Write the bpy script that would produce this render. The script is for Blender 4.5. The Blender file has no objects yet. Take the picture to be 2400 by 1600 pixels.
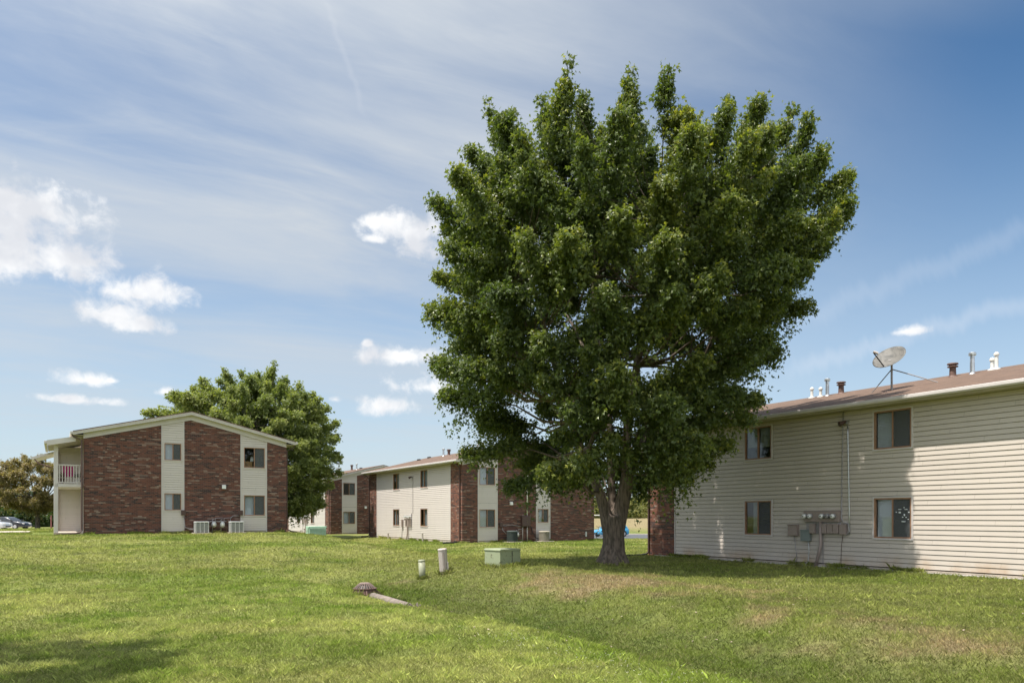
import bpy, math, random
import numpy as np
from mathutils import Vector
random.seed(7); rng = np.random.default_rng(7)
R = math.radians
SC = bpy.context.scene
COL = SC.collection

# ------------------------------------------------------------------ camera, sky, sun, exposure
EYE = 1.7
cd = bpy.data.cameras.new('camera'); cam = bpy.data.objects.new('camera', cd); COL.objects.link(cam)
cd.sensor_width = 36; cd.lens = 27; cd.shift_y = 0.1704; cd.clip_start = .1; cd.clip_end = 5000
cam.location = (0, 0, EYE); cam.rotation_euler = (R(90), 0, 0); SC.camera = cam
SUN_EL = R(67); SUN_AZ = math.atan2(-.868, -.497)          # azimuth measured from +Y towards +X
SUN = Vector((math.sin(SUN_AZ)*math.cos(SUN_EL), math.cos(SUN_AZ)*math.cos(SUN_EL), math.sin(SUN_EL)))
sd = bpy.data.lights.new('sun', 'SUN'); sd.energy = 4.2; sd.angle = R(.55); sd.color = (1, .95, .87)
so = bpy.data.objects.new('sun', sd); COL.objects.link(so); so.rotation_euler = SUN.to_track_quat('Z', 'Y').to_euler()
so.location = (-30, 10, 40)
SC.view_settings.view_transform = 'Standard'; SC.view_settings.look = 'None'
SC.view_settings.exposure = 0.85; SC.view_settings.gamma = 1.0
SC.render.engine = 'CYCLES'
SC.cycles.max_bounces = 6; SC.cycles.diffuse_bounces = 3; SC.cycles.glossy_bounces = 2
SC.cycles.transmission_bounces = 4; SC.cycles.transparent_max_bounces = 8
SC.cycles.caustics_reflective = False; SC.cycles.caustics_refractive = False
SC.cycles.sample_clamp_indirect = 4

class NT:
    """small helper for node trees"""
    def __init__(s, tree): s.t = tree; s.n = tree.nodes; s.l = tree.links
    def new(s, typ, **kw):
        n = s.n.new(typ)
        for k, v in kw.items(): setattr(n, k, v)
        return n
    def put(s, sock, v):
        if v is None: return
        if isinstance(v, bpy.types.NodeSocket): s.l.new(v, sock)
        else:
            if hasattr(sock, 'default_value'):
                dv = sock.default_value
                if hasattr(dv, '__len__') and not hasattr(v, '__len__'): v = [v]*len(dv)
                if hasattr(dv, '__len__') and len(dv) == 4 and len(v) == 3: v = (*v, 1)
                sock.default_value = v
    def m(s, op, a, b=None, c=None, clamp=False):
        n = s.new('ShaderNodeMath', operation=op); n.use_clamp = clamp
        s.put(n.inputs[0], a); s.put(n.inputs[1], b)
        if c is not None: s.put(n.inputs[2], c)
        return n.outputs[0]
    def vm(s, op, a, b=None):
        n = s.new('ShaderNodeVectorMath', operation=op); s.put(n.inputs[0], a); s.put(n.inputs[1], b)
        return n.outputs['Value' if op in ('LENGTH', 'DOT_PRODUCT') else 'Vector']
    def mix(s, f, a, b, mode='MIX'):
        n = s.new('ShaderNodeMix', data_type='RGBA', blend_type=mode); s.put(n.inputs[0], f); s.put(n.inputs[6], a); s.put(n.inputs[7], b)
        return n.outputs[2]
    def noise(s, vec, scale, detail=4, rough=.55, dist=0, out=0):
        n = s.new('ShaderNodeTexNoise'); s.put(n.inputs['Vector'], vec); n.inputs['Scale'].default_value = scale
        n.inputs['Detail'].default_value = detail; n.inputs['Roughness'].default_value = rough; n.inputs['Distortion'].default_value = dist
        return n.outputs[out]
    def ramp(s, f, stops, interp='LINEAR'):
        n = s.new('ShaderNodeValToRGB'); s.put(n.inputs[0], f); cr = n.color_ramp; cr.interpolation = interp
        while len(cr.elements) < len(stops): cr.elements.new(.5)
        for e, (p, c) in zip(cr.elements, stops):
            e.position = p; e.color = (c, c, c, 1) if not hasattr(c, '__len__') else (*c, 1) if len(c) == 3 else c
        return n.outputs[0]
    def sstep(s, x, a, b):
        n = s.new('ShaderNodeMapRange', interpolation_type='SMOOTHSTEP'); s.put(n.inputs[0], x)
        s.put(n.inputs[1], a); s.put(n.inputs[2], b); n.inputs[3].default_value = 0; n.inputs[4].default_value = 1
        return n.outputs[0]
    def xyz(s, x, y, z):
        n = s.new('ShaderNodeCombineXYZ'); s.put(n.inputs[0], x); s.put(n.inputs[1], y); s.put(n.inputs[2], z); return n.outputs[0]
    def sep(s, v):
        n = s.new('ShaderNodeSeparateXYZ'); s.put(n.inputs[0], v); return n.outputs[0], n.outputs[1], n.outputs[2]

# world: Nishita sky, cirrus veil on a high plane, cumulus puffs by compass direction
W = bpy.data.worlds.new('World'); SC.world = W; W.use_nodes = True
nt = NT(W.node_tree); nt.n.clear()
sky = nt.new('ShaderNodeTexSky', sky_type='NISHITA'); sky.sun_disc = False; sky.sun_elevation = SUN_EL; sky.sun_rotation = SUN_AZ % (2*math.pi)
sky.air_density = 1.0; sky.dust_density = 0.4; sky.ozone_density = 2.5; sky.altitude = 200
SKYK = .085
skyc = nt.mix(1, sky.outputs[0], (SKYK, SKYK, SKYK), 'MULTIPLY')
tc = nt.new('ShaderNodeTexCoord'); D = nt.vm('NORMALIZE', tc.outputs['Generated'])
dx, dy, dz = nt.sep(D)
az = nt.m('ARCTAN2', dx, dy)                             # 0 ahead, + right
hz = nt.m('SQRT', nt.m('ADD', nt.m('MULTIPLY', dx, dx), nt.m('MULTIPLY', dy, dy)))
el = nt.m('DIVIDE', dz, nt.m('MAXIMUM', hz, .001))       # tan(elevation)
# haze towards the horizon
hzf = nt.m('POWER', nt.m('SUBTRACT', 1, nt.m('MINIMUM', nt.m('MULTIPLY', nt.m('MAXIMUM', el, 0), 1.9), 1)), 1.6)
skyc = nt.mix(nt.m('MULTIPLY', hzf, .85), skyc, (.355, .395, .445))
# deeper blue to the right, away from the sun
skyc = nt.mix(1, skyc, (.93, .985, .985), 'MULTIPLY')
deep = nt.m('MULTIPLY', nt.sstep(az, -.15, .6), nt.sstep(el, .08, .62))
skyc = nt.mix(nt.m('MULTIPLY', deep, .68), skyc, nt.mix(1, skyc, (.26, .56, .72), 'MULTIPLY'))
# cirrus: streaks on a plane, running up-left to down-right in plan
den = nt.m('ADD', nt.m('MAXIMUM', dz, 0), .10)
px_ = nt.m('DIVIDE', dx, den); py_ = nt.m('DIVIDE', dy, den)
ca, sa = math.cos(R(28)), math.sin(R(28))
al = nt.m('ADD', nt.m('MULTIPLY', px_, ca), nt.m('MULTIPLY', py_, sa))
ac = nt.m('SUBTRACT', nt.m('MULTIPLY', py_, ca), nt.m('MULTIPLY', px_, sa))
cv = nt.xyz(nt.m('MULTIPLY', al, .55), nt.m('MULTIPLY', ac, 1.25), 3.1)
c1 = nt.noise(cv, 1.15, 7, .56, .5)
c2 = nt.noise(nt.xyz(al, nt.m('MULTIPLY', ac, 3.2), 9.0), 1.6, 6, .6, .8)
left = nt.m('SUBTRACT', 1, nt.sstep(az, -.15, .62))
topc = nt.m('MULTIPLY', nt.sstep(el, .50, .68), .38)
band = nt.m('MAXIMUM', left, topc)
hi = nt.sstep(el, .02, .5)
cir = nt.m('ADD', nt.m('MULTIPLY', nt.sstep(c1, .28, .68), .85), nt.m('MULTIPLY', nt.sstep(c2, .45, .8), .25))
cir = nt.m('ADD', cir, nt.m('MULTIPLY', hi, .26))
cir = nt.m('MULTIPLY', nt.m('MULTIPLY', cir, band), nt.m('ADD', .45, nt.m('MULTIPLY', hi, .55)), clamp=True)
cirf = nt.m('MULTIPLY', cir, .92)
# unseen bright veil, added behind the camera to light the shaded gables
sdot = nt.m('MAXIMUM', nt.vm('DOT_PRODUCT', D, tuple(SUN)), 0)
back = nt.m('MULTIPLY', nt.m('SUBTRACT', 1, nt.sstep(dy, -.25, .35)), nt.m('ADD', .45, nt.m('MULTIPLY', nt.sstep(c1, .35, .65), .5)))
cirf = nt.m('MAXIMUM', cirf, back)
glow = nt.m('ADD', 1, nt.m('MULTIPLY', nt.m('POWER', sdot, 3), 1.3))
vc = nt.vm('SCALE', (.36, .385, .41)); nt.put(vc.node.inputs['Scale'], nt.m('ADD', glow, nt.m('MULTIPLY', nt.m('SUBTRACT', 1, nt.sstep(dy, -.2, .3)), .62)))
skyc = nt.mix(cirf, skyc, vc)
# two thin contrails
def trail(az0, el0, az1, el1, wd, k):
    L = math.hypot(az1-az0, el1-el0); tx, ty = (az1-az0)/L, (el1-el0)/L
    ra = nt.m('SUBTRACT', az, az0); re = nt.m('SUBTRACT', el, el0)
    t = nt.m('ADD', nt.m('MULTIPLY', ra, tx), nt.m('MULTIPLY', re, ty))
    wob = nt.m('MULTIPLY', nt.m('SUBTRACT', nt.noise(nt.xyz(t, 5.0*k, wd*90), 30, 3, .6), .5), wd*3.2)
    p = nt.m('ABSOLUTE', nt.m('ADD', nt.m('SUBTRACT', nt.m('MULTIPLY', re, tx), nt.m('MULTIPLY', ra, ty)), wob))
    f = nt.m('MULTIPLY', nt.m('SUBTRACT', 1, nt.sstep(p, 0, wd)), nt.m('MULTIPLY', nt.sstep(t, -.02, .04), nt.m('SUBTRACT', 1, nt.sstep(t, L*.7, L*1.05))))
    return nt.m('MULTIPLY', f, k)
skyc = nt.mix(trail(-.240, .66, -.185, .50, .006, .10), skyc, (.50, .51, .53))
skyc = nt.mix(trail(.34, .18, .66, .245, .016, .22), skyc, (.46, .49, .54))
skyc = nt.mix(trail(.34, .235, .66, .33, .02, .12), skyc, (.46, .49, .54))
# cumulus puffs
def P(px, py):
    gx = (px-1200)/1800; gz = (1209-py)/1800
    return math.atan(gx), gz/math.sqrt(1+gx*gx)
puffs = [(20,560,150,110),(130,610,130,60),(60,490,95,65),(-60,600,130,100),(340,688,74,44),(262,738,62,26),(335,765,60,26),(968,548,90,48),(985,580,60,46),(872,522,24,20),(880,562,34,14),
         (948,836,115,27),(862,806,14,10),(1000,908,95,32),(905,952,70,30),(200,892,60,18),(262,893,16,8),(180,938,70,12),(786,936,20,12),(385,918,22,12),(2140,775,44,14),(700,1000,60,6),(-200,470,160,90)]
nv = nt.xyz(az, el, 0)
n1 = nt.noise(nv, 34, 7, .62, .3); n2 = nt.noise(nt.vm('ADD', nv, (7.3, 2.1, 0)), 13, 3, .5)
fld = None
for (x, y, a, b) in puffs:
    A, E = P(x, y); ra, rb = a/1800, b/1800
    ex = nt.m('DIVIDE', nt.m('SUBTRACT', az, A), ra); ey = nt.m('DIVIDE', nt.m('SUBTRACT', el, E), rb)
    ey = nt.m('MAXIMUM', ey, nt.m('MULTIPLY', ey, -1.5))         # flatter undersides
    f = nt.m('SUBTRACT', 1, nt.m('SQRT', nt.m('ADD', nt.m('MULTIPLY', ex, ex), nt.m('MULTIPLY', ey, ey))))
    fld = f if fld is None else nt.m('SMOOTH_MAX', fld, f, .25)
fld = nt.m('ADD', fld, nt.m('MULTIPLY', nt.m('SUBTRACT', n1, .5), 2.6))
fld = nt.m('ADD', fld, nt.m('MULTIPLY', nt.m('SUBTRACT', n2, .5), 1.6))
cum = nt.sstep(nt.m('ADD', fld, .06), -.18, .85)
cshade = nt.noise(nt.vm('ADD', nv, (1.7, .03, 4)), 13, 4, .55)
ccol = nt.mix(nt.sstep(cshade, .35, .62), (.44, .45, .475), (.60, .60, .60))
skyc = nt.mix(nt.m('MULTIPLY', cum, .93), skyc, ccol)
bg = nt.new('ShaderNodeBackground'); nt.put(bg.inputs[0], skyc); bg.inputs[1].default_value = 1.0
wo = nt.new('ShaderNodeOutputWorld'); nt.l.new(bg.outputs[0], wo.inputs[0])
W.cycles.sampling_method = 'MANUAL'; W.cycles.sample_map_resolution = 512

# ------------------------------------------------------------------ frame of the estate: u along gables, v along long walls
BX, BY = .8606, .5092
TH = math.atan2(BY, BX)
def uv2xy(u, v): return (BX*u - BY*v, BY*u + BX*v)
def xy2uv(X, Y): return (BX*X + BY*Y, -BY*X + BX*Y)
def S(x, a=0., b=1.):
    t = np.clip((np.asarray(x, float)-a)/(b-a), 0, 1); return t*t*(3-2*t)

# value noise for ground colour and relief
_tab = rng.random((256, 256))
def vnoise(x, y, sc, ox=0.):
    x = np.asarray(x, float)*sc+ox+500; y = np.asarray(y, float)*sc+ox*1.7+500
    xi = np.floor(x).astype(int); yi = np.floor(y).astype(int); fx = x-xi; fy = y-yi
    fx = fx*fx*(3-2*fx); fy = fy*fy*(3-2*fy)
    a = _tab[xi % 256, yi % 256]; b = _tab[(xi+1) % 256, yi % 256]; c = _tab[xi % 256, (yi+1) % 256]; d = _tab[(xi+1) % 256, (yi+1) % 256]
    return (a*(1-fx)+b*fx)*(1-fy)+(c*(1-fx)+d*fx)*fy
def fbm(x, y, sc, o=4, ox=0.):
    s = 0; w = 0; k = 1.
    for i in range(o): s = s+vnoise(x, y, sc*2**i, ox+i*13.1)*k; w += k; k *= .55
    return s/w
def H(X, Y):
    X = np.asarray(X, float); Y = np.asarray(Y, float)
    u, v = BX*X+BY*Y, -BY*X+BX*Y
    h = .74*S(v, 22, 43)*(1-S(u, 11.6, 15.5))*(1-.75*S(v, 66, 95))
    fade = 1-S(v, 20.5, 24)
    wob = (vnoise(v, 0*v, .25)-.5)*.5
    near = S(u+wob*.25+.6*S(v, 9, 17), 5.9, 7.1); far = 1-S(u+wob, 8.2, 11.2)
    h = h-(.26+.26*(1-S(v, 10, 18)))*near*far*fade*S(v, -14, -6)
    h = h+.14*np.exp(-((u-13)/3.0)**2-((v-20)/5.5)**2)
    h = h-.16*np.exp(-((u-17)/3.5)**2)*S(v, 26, 32)*(1-S(v, 60, 80))
    d2 = (v-(22.3+.05*(u-7)))                         # shallow hollow running left from the drain
    h = h-.17*np.exp(-(d2/1.5)**2)*(1-S(u, 6.5, 9))*S(u, -14, -4)
    fl = S(Y, 40, 90)
    h = h+(fbm(X, Y, .35, 3)-.5)*.10*(1-fl)*(1-np.exp(-((u-26)/4.)**2)*.8)
    right = S(X, -8, 10)
    h = h-right*.65*S(Y, 52, 84)
    h = h+right*(1.9*S(Y, 98, 130)+3.2*S(Y, 150, 260))
    return h
def h1(X, Y): return float(H(X, Y))

# ------------------------------------------------------------------ mesh helpers
def tag(o, label=None, cat=None, group=None, kind=None):
    if label: o['label'] = label
    if cat: o['category'] = cat
    if group: o['group'] = group
    if kind: o['kind'] = kind
    return o
def empty(name, loc, rz=0, **kw):
    o = bpy.data.objects.new(name, None); COL.objects.link(o); o.location = loc; o.rotation_euler = (0, 0, rz)
    o.empty_display_size = .3
    return tag(o, **kw)
def link(name, me, mat, parent=None):
    o = bpy.data.objects.new(name, me); COL.objects.link(o)
    if mat: me.materials.append(mat)
    if parent is not None: o.parent = parent
    return o
class MB:
    def __init__(s): s.v = []; s.f = []
    def add(s, vs, fs):
        n = len(s.v); s.v += [tuple(p) for p in vs]; s.f += [tuple(i+n for i in f) for f in fs]; return s
    def box(s, x0, x1, y0, y1, z0, z1, M=None):
        vs = [(x, y, z) for x in (x0, x1) for y in (y0, y1) for z in (z0, z1)]
        if M: vs = [M(*p) for p in vs]
        return s.add(vs, [(0,1,3,2),(4,6,7,5),(0,4,5,1),(2,3,7,6),(0,2,6,4),(1,5,7,3)])
    def prism(s, pts, fn, d0, d1):
        """polygon pts (a,b) extruded between d0 and d1; fn(a,b,d)->xyz"""
        n = len(pts); vs = [fn(a, b, d0) for a, b in pts]+[fn(a, b, d1) for a, b in pts]
        return s.add(vs, [tuple(range(n))[::-1], tuple(range(n, 2*n))]+[(i, (i+1) % n, n+(i+1) % n, n+i) for i in range(n)])
    def tube(s, pts, rad, n=10, cap=True, sq=1.0):
        pts = [Vector(p) for p in pts]; rad = rad if hasattr(rad, '__len__') else [rad]*len(pts)
        base = len(s.v); up = Vector((0, 0, 1)); prev = None
        for i, p in enumerate(pts):
            t = (pts[min(i+1, len(pts)-1)]-pts[max(i-1, 0)]).normalized()
            if prev is None:
                x = t.cross(up if abs(t.z) < .95 else Vector((0, 1, 0))).normalized()
            else: x = (prev-t*prev.dot(t)).normalized()
            prev = x; y = t.cross(x)
            for k in range(n):
                a = 2*math.pi*(k+.5)/n; s.v.append(tuple(p+(x*math.cos(a)+y*math.sin(a)*sq)*rad[i]))
        for i in range(len(pts)-1):
            for k in range(n):
                a = base+i*n+k; b = base+i*n+(k+1) % n; s.f.append((a, b, b+n, a+n))
        if cap:
            s.f.append(tuple(base+k for k in range(n))[::-1]); s.f.append(tuple(base+(len(pts)-1)*n+k for k in range(n)))
        return s
    def lathe(s, c, prof, n=20):
        base = len(s.v)
        for r, z in prof:
            for k in range(n):
                a = 2*math.pi*k/n; s.v.append((c[0]+r*math.cos(a), c[1]+r*math.sin(a), c[2]+z))
        for i in range(len(prof)-1):
            for k in range(n):
                a = base+i*n+k; b = base+i*n+(k+1) % n; s.f.append((a, b, b+n, a+n))
        s.f.append(tuple(base+k for k in range(n))[::-1]); s.f.append(tuple(base+(len(prof)-1)*n+k for k in range(n)))
        return s
    def build(s, name, mat, parent=None, smooth=False, bevel=0):
        me = bpy.data.meshes.new(name); me.from_pydata(s.v, [], s.f); me.update()
        if smooth: me.polygons.foreach_set('use_smooth', [True]*len(me.polygons))
        o = link(name, me, mat, parent)
        if bevel:
            b = o.modifiers.new('bevel', 'BEVEL'); b.width = bevel; b.segments = 2; b.limit_method = 'ANGLE'; b.angle_limit = R(40)
        return o
def np_mesh(name, V, faces, mat, parent=None, var=None, col=None, smooth=False):
    """faces: list of int arrays (n,k)"""
    me = bpy.data.meshes.new(name); me.vertices.add(len(V)); me.vertices.foreach_set('co', np.asarray(V, np.float32).ravel())
    idx = np.concatenate([f.ravel() for f in faces]).astype(np.int32)
    ln = np.concatenate([np.full(len(f), f.shape[1]) for f in faces]); st = np.concatenate([[0], np.cumsum(ln)[:-1]]).astype(np.int32)
    me.loops.add(len(idx)); me.loops.foreach_set('vertex_index', idx)
    me.polygons.add(len(ln)); me.polygons.foreach_set('loop_start', st)
    me.polygons.foreach_set('use_smooth', np.full(len(ln), smooth))
    me.update(calc_edges=True); me.validate()
    if var is not None:
        a = me.attributes.new('var', 'FLOAT', 'POINT'); a.data.foreach_set('value', np.asarray(var, np.float32))
    if col is not None:
        a = me.attributes.new('tint', 'FLOAT_COLOR', 'POINT'); a.data.foreach_set('color', np.concatenate([col, np.ones((len(col), 1))], 1).astype(np.float32).ravel())
    return link(name, me, mat, parent)

# ------------------------------------------------------------------ materials
def mat(name):
    m = bpy.data.materials.new(name); m.use_nodes = True; t = NT(m.node_tree); t.n.clear()
    b = t.new('ShaderNodeBsdfPrincipled'); o = t.new('ShaderNodeOutputMaterial'); t.l.new(b.outputs[0], o.inputs[0]); t.b = b; t.o = o
    return m, t
def plain(name, col, rough=.6, metal=0, var=.12, scale=6, bump=0, spec=.5):
    m, t = mat(name); tc = t.new('ShaderNodeTexCoord').outputs['Object']
    n = t.noise(tc, scale, 5, .6)
    c = t.mix(t.ramp(n, [(.3, 0), (.7, 1)]), tuple(x*(1-var) for x in col), tuple(min(1, x*(1+var)) for x in col))
    t.put(t.b.inputs['Base Color'], c); t.b.inputs['Roughness'].default_value = rough; t.b.inputs['Metallic'].default_value = metal
    t.b.inputs['Specular IOR Level'].default_value = spec
    if bump:
        bp = t.new('ShaderNodeBump'); bp.inputs['Strength'].default_value = bump; bp.inputs['Distance'].default_value = .01
        t.put(bp.inputs['Height'], t.noise(tc, scale*6, 4, .6)); t.l.new(bp.outputs[0], t.b.inputs['Normal'])
    return m
def siding_mat(name, col, stain):
    m, t = mat(name); tc = t.new('ShaderNodeTexCoord').outputs['Object']; x, y, z = t.sep(tc)
    board = t.m('FLOOR', t.m('DIVIDE', t.m('SUBTRACT', z, .12), .146 if stain > .5 else .127))
    seg = t.m('FLOOR', t.m('ADD', t.m('DIVIDE', t.m('ADD', x, y), 3.66), t.m('MULTIPLY', board, .37)))
    wn = t.new('ShaderNodeTexWhiteNoise', noise_dimensions='3D'); t.put(wn.inputs[0], t.xyz(board, seg, 0))
    c = t.mix(t.m('MULTIPLY', wn.outputs[0], .9), col, tuple(v*.955 for v in col))
    c = t.mix(t.m('MULTIPLY', t.sstep(t.noise(t.xyz(t.m('MULTIPLY', x, 1.5), t.m('MULTIPLY', y, 1.5), t.m('MULTIPLY', z, .35)), 1.6, 5, .6), .45, .8), .30), c, tuple(v*.82 for v in col))
    sf_ = t.m('FRACT', t.m('ADD', t.m('DIVIDE', t.m('ADD', x, y), 3.66), t.m('MULTIPLY', board, .37)))
    c = t.mix(t.m('MULTIPLY', t.m('LESS_THAN', sf_, .004), .45), c, (.25, .22, .19))
    # rusty splash stain just above the ground
    low = t.m('SUBTRACT', 1, t.sstep(z, .12, .62)); sn = t.sstep(t.noise(t.xyz(x, y, t.m('MULTIPLY', z, .5)), .55, 5, .65), .42, .68)
    c = t.mix(t.m('MULTIPLY', t.m('MULTIPLY', low, sn), stain), c, (.40, .26, .15))
    t.put(t.b.inputs['Base Color'], c); t.b.inputs['Roughness'].default_value = .45; t.b.inputs['Specular IOR Level'].default_value = .35
    bp = t.new('ShaderNodeBump'); bp.inputs['Strength'].default_value = .25; bp.inputs['Distance'].default_value = .01
    t.put(bp.inputs['Height'], t.noise(t.xyz(x, y, t.m('MULTIPLY', z, .5)), 1.1, 2, .5)); t.l.new(bp.outputs[0], t.b.inputs['Normal'])
    return m
def brick_mat(name, side, warm=0.):
    m, t = mat(name); tc = t.new('ShaderNodeTexCoord').outputs['Object']; x, y, z = t.sep(tc)
    oi = t.new('ShaderNodeObjectInfo').outputs['Location']; lx, ly, lz = t.sep(oi)
    s = t.m('ADD', y if side else x, t.m('FLOOR', lx)); v = t.xyz(s, z, 0)
    br = t.new('ShaderNodeTexBrick'); t.put(br.inputs['Vector'], v)
    br.inputs['Color1'].default_value = (0, 0, 0, 1); br.inputs['Color2'].default_value = (1, 1, 1, 1); br.inputs['Mortar'].default_value = (0, 0, 0, 1)
    br.inputs['Scale'].default_value = 1; br.inputs['Mortar Size'].default_value = .0055; br.inputs['Mortar Smooth'].default_value = .2
    br.inputs['Bias'].default_value = 0; br.inputs['Brick Width'].default_value = .205; br.inputs['Row Height'].default_value = .070
    # a brick's own shade; bricks come from mixed batches so neighbours lean the same way
    clus = t.noise(t.xyz(t.m('MULTIPLY', s, 1.1), t.m('MULTIPLY', z, 4.2), 0), 1.5, 3, .6)
    def cell(w, h, k):
        rw = t.m('FLOOR', t.m('DIVIDE', z, h)); ce = t.m('FLOOR', t.m('ADD', t.m('DIVIDE', s, w), t.m('MULTIPLY', rw, .5 if k < 1 else .37)))
        q = t.new('ShaderNodeTexWhiteNoise', noise_dimensions='3D'); t.put(q.inputs[0], t.xyz(rw, ce, k)); return q.outputs[0]
    ce1 = cell(.41, .07, 0); ce2 = cell(.62, .07, 3)
    f = t.m('ADD', t.m('ADD', t.m('MULTIPLY', br.outputs['Color'], .42), t.m('MULTIPLY', ce1, .36)), t.m('MULTIPLY', clus, .30))
    f = t.m('ADD', t.m('MULTIPLY', t.m('SUBTRACT', f, .54), 1.35), .52)
    w = warm
    c = t.ramp(f, [(.0, (.030, .018, .018)), (.20, (.045, .023, .021)), (.27, (.115+w*.03, .040+w*.01, .030)), (.48, (.150+w*.07, .050+w*.02, .034)),
                   (.64, (.195+w*.08, .070+w*.03, .045+w*.01)), (.76, (.115, .045, .036)), (.84, (.24+w*.06, .125+w*.05, .09+w*.02)), (.93, (.34, .24, .19))])
    c = t.mix(t.m('MULTIPLY', t.sstep(ce2, .945, .965), .5), c, (.36, .27, .225)); c = t.mix(t.m('MULTIPLY', t.m('SUBTRACT', 1, t.sstep(ce2, .14, .17)), .7), c, (.035, .022, .022))
    c = t.mix(t.m('MULTIPLY', t.noise(tc, 3, 4, .6), .30), c, (.085, .055, .045))
    c = t.mix(t.m('MULTIPLY', br.outputs['Fac'], .8), c, (.20, .155, .13))
    c = t.mix(1, c, (.84, .82, .82), 'MULTIPLY')
    t.put(t.b.inputs['Base Color'], c); t.b.inputs['Roughness'].default_value = .85
    bp = t.new('ShaderNodeBump'); bp.inputs['Strength'].default_value = .7; bp.inputs['Distance'].default_value = .008
    t.put(bp.inputs['Height'], t.m('ADD', t.m('SUBTRACT', 1, br.outputs['Fac']), t.m('MULTIPLY', t.noise(tc, 40, 3), .3))); t.l.new(bp.outputs[0], t.b.inputs['Normal'])
    return m
def roof_mat():
    m, t = mat('roof_shingle'); tc = t.new('ShaderNodeTexCoord').outputs['Object']; x, y, z = t.sep(tc)
    row = t.m('FLOOR', t.m('DIVIDE', x, .145)); seg = t.m('FLOOR', t.m('DIVIDE', t.m('ADD', y, t.m('MULTIPLY', row, .37)), .3))
    wn = t.new('ShaderNodeTexWhiteNoise', noise_dimensions='2D'); t.put(wn.inputs[0], t.xyz(row, seg, 0))
    c = t.mix(wn.outputs[0], (.084, .052, .035), (.148, .092, .062))
    c = t.mix(t.m('MULTIPLY', t.noise(tc, .8, 5, .6), .5), c, (.13, .085, .065))
    c = t.mix(t.sstep(t.noise(tc, 90, 2), .5, .75), c, (.21, .14, .10))
    t.put(t.b.inputs['Base Color'], c); t.b.inputs['Roughness'].default_value = .95
    bp = t.new('ShaderNodeBump'); bp.inputs['Strength'].default_value = .6; bp.inputs['Distance'].default_value = .01
    t.put(bp.inputs['Height'], t.m('ADD', t.m('FRACT', t.m('DIVIDE', x, .145)), t.noise(tc, 60, 3))); t.l.new(bp.outputs[0], t.b.inputs['Normal'])
    return m
def glass_mat():
    m, t = mat('window_glass'); t.n.remove(t.b)
    tr = t.new('ShaderNodeBsdfTransparent'); tr.inputs[0].default_value = (.88, .90, .91, 1)
    gl = t.new('ShaderNodeBsdfGlossy'); gl.inputs['Roughness'].default_value = .03
    geo = t.new('ShaderNodeNewGeometry')
    mx = t.new('ShaderNodeMixShader'); t.put(mx.inputs[0], t.m('ADD', t.m('MULTIPLY', t.m('POWER', t.m('SUBTRACT', 1, t.m('ABSOLUTE', t.vm('DOT_PRODUCT', geo.outputs['Normal'], geo.outputs['Incoming']))), 5), .94), .055, clamp=True)); t.l.new(tr.outputs[0], mx.inputs[1]); t.l.new(gl.outputs[0], mx.inputs[2])
    t.l.new(mx.outputs[0], t.o.inputs[0]); return m
def leaf_mat(name, stops, back, rough=.42, trans=.38):
    m, t = mat(name); at = t.new('ShaderNodeAttribute', attribute_name='var').outputs['Fac']
    c = t.ramp(at, stops); geo = t.new('ShaderNodeNewGeometry')
    cb = t.mix(t.m('MULTIPLY', geo.outputs['Backfacing'], back), c, (.17, .20, .13))
    t.put(t.b.inputs['Base Color'], cb); t.b.inputs['Roughness'].default_value = rough; t.b.inputs['Specular IOR Level'].default_value = .42
    tl = t.new('ShaderNodeBsdfTranslucent'); t.put(tl.inputs[0], t.mix(1, c, (1.5, 1.6, .6), 'MULTIPLY'))
    mx = t.new('ShaderNodeMixShader'); mx.inputs[0].default_value = trans; t.l.new(t.b.outputs[0], mx.inputs[1]); t.l.new(tl.outputs[0], mx.inputs[2])
    t.l.new(mx.outputs[0], t.o.inputs[0]); return m
def tint_mat(name, rough, trans, noisy=0.):
    m, t = mat(name); c = t.new('ShaderNodeAttribute', attribute_name='tint').outputs['Color']
    if noisy:
        tc = t.new('ShaderNodeTexCoord').outputs['Object']
        n = t.noise(tc, 7, 6, .7); n2 = t.noise(tc, 40, 3, .6)
        c = t.mix(noisy, c, t.mix(t.sstep(t.m('ADD', t.m('MULTIPLY', n, .6), t.m('MULTIPLY', n2, .4)), .38, .62), (.5, .5, .5), (1.5, 1.5, 1.5)), 'MULTIPLY')
        bp = t.new('ShaderNodeBump'); bp.inputs['Strength'].default_value = .9; bp.inputs['Distance'].default_value = .05
        t.put(bp.inputs['Height'], t.m('ADD', n2, t.noise(tc, 22, 4, .7))); t.l.new(bp.outputs[0], t.b.inputs['Normal'])
    t.put(t.b.inputs['Base Color'], c); t.b.inputs['Roughness'].default_value = rough; t.b.inputs['Specular IOR Level'].default_value = .3
    if trans:
        tl = t.new('ShaderNodeBsdfTranslucent'); t.put(tl.inputs[0], c)
        mx = t.new('ShaderNodeMixShader'); mx.inputs[0].default_value = trans; t.l.new(t.b.outputs[0], mx.inputs[1]); t.l.new(tl.outputs[0], mx.inputs[2])
        t.l.new(mx.outputs[0], t.o.inputs[0])
    return m
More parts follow.
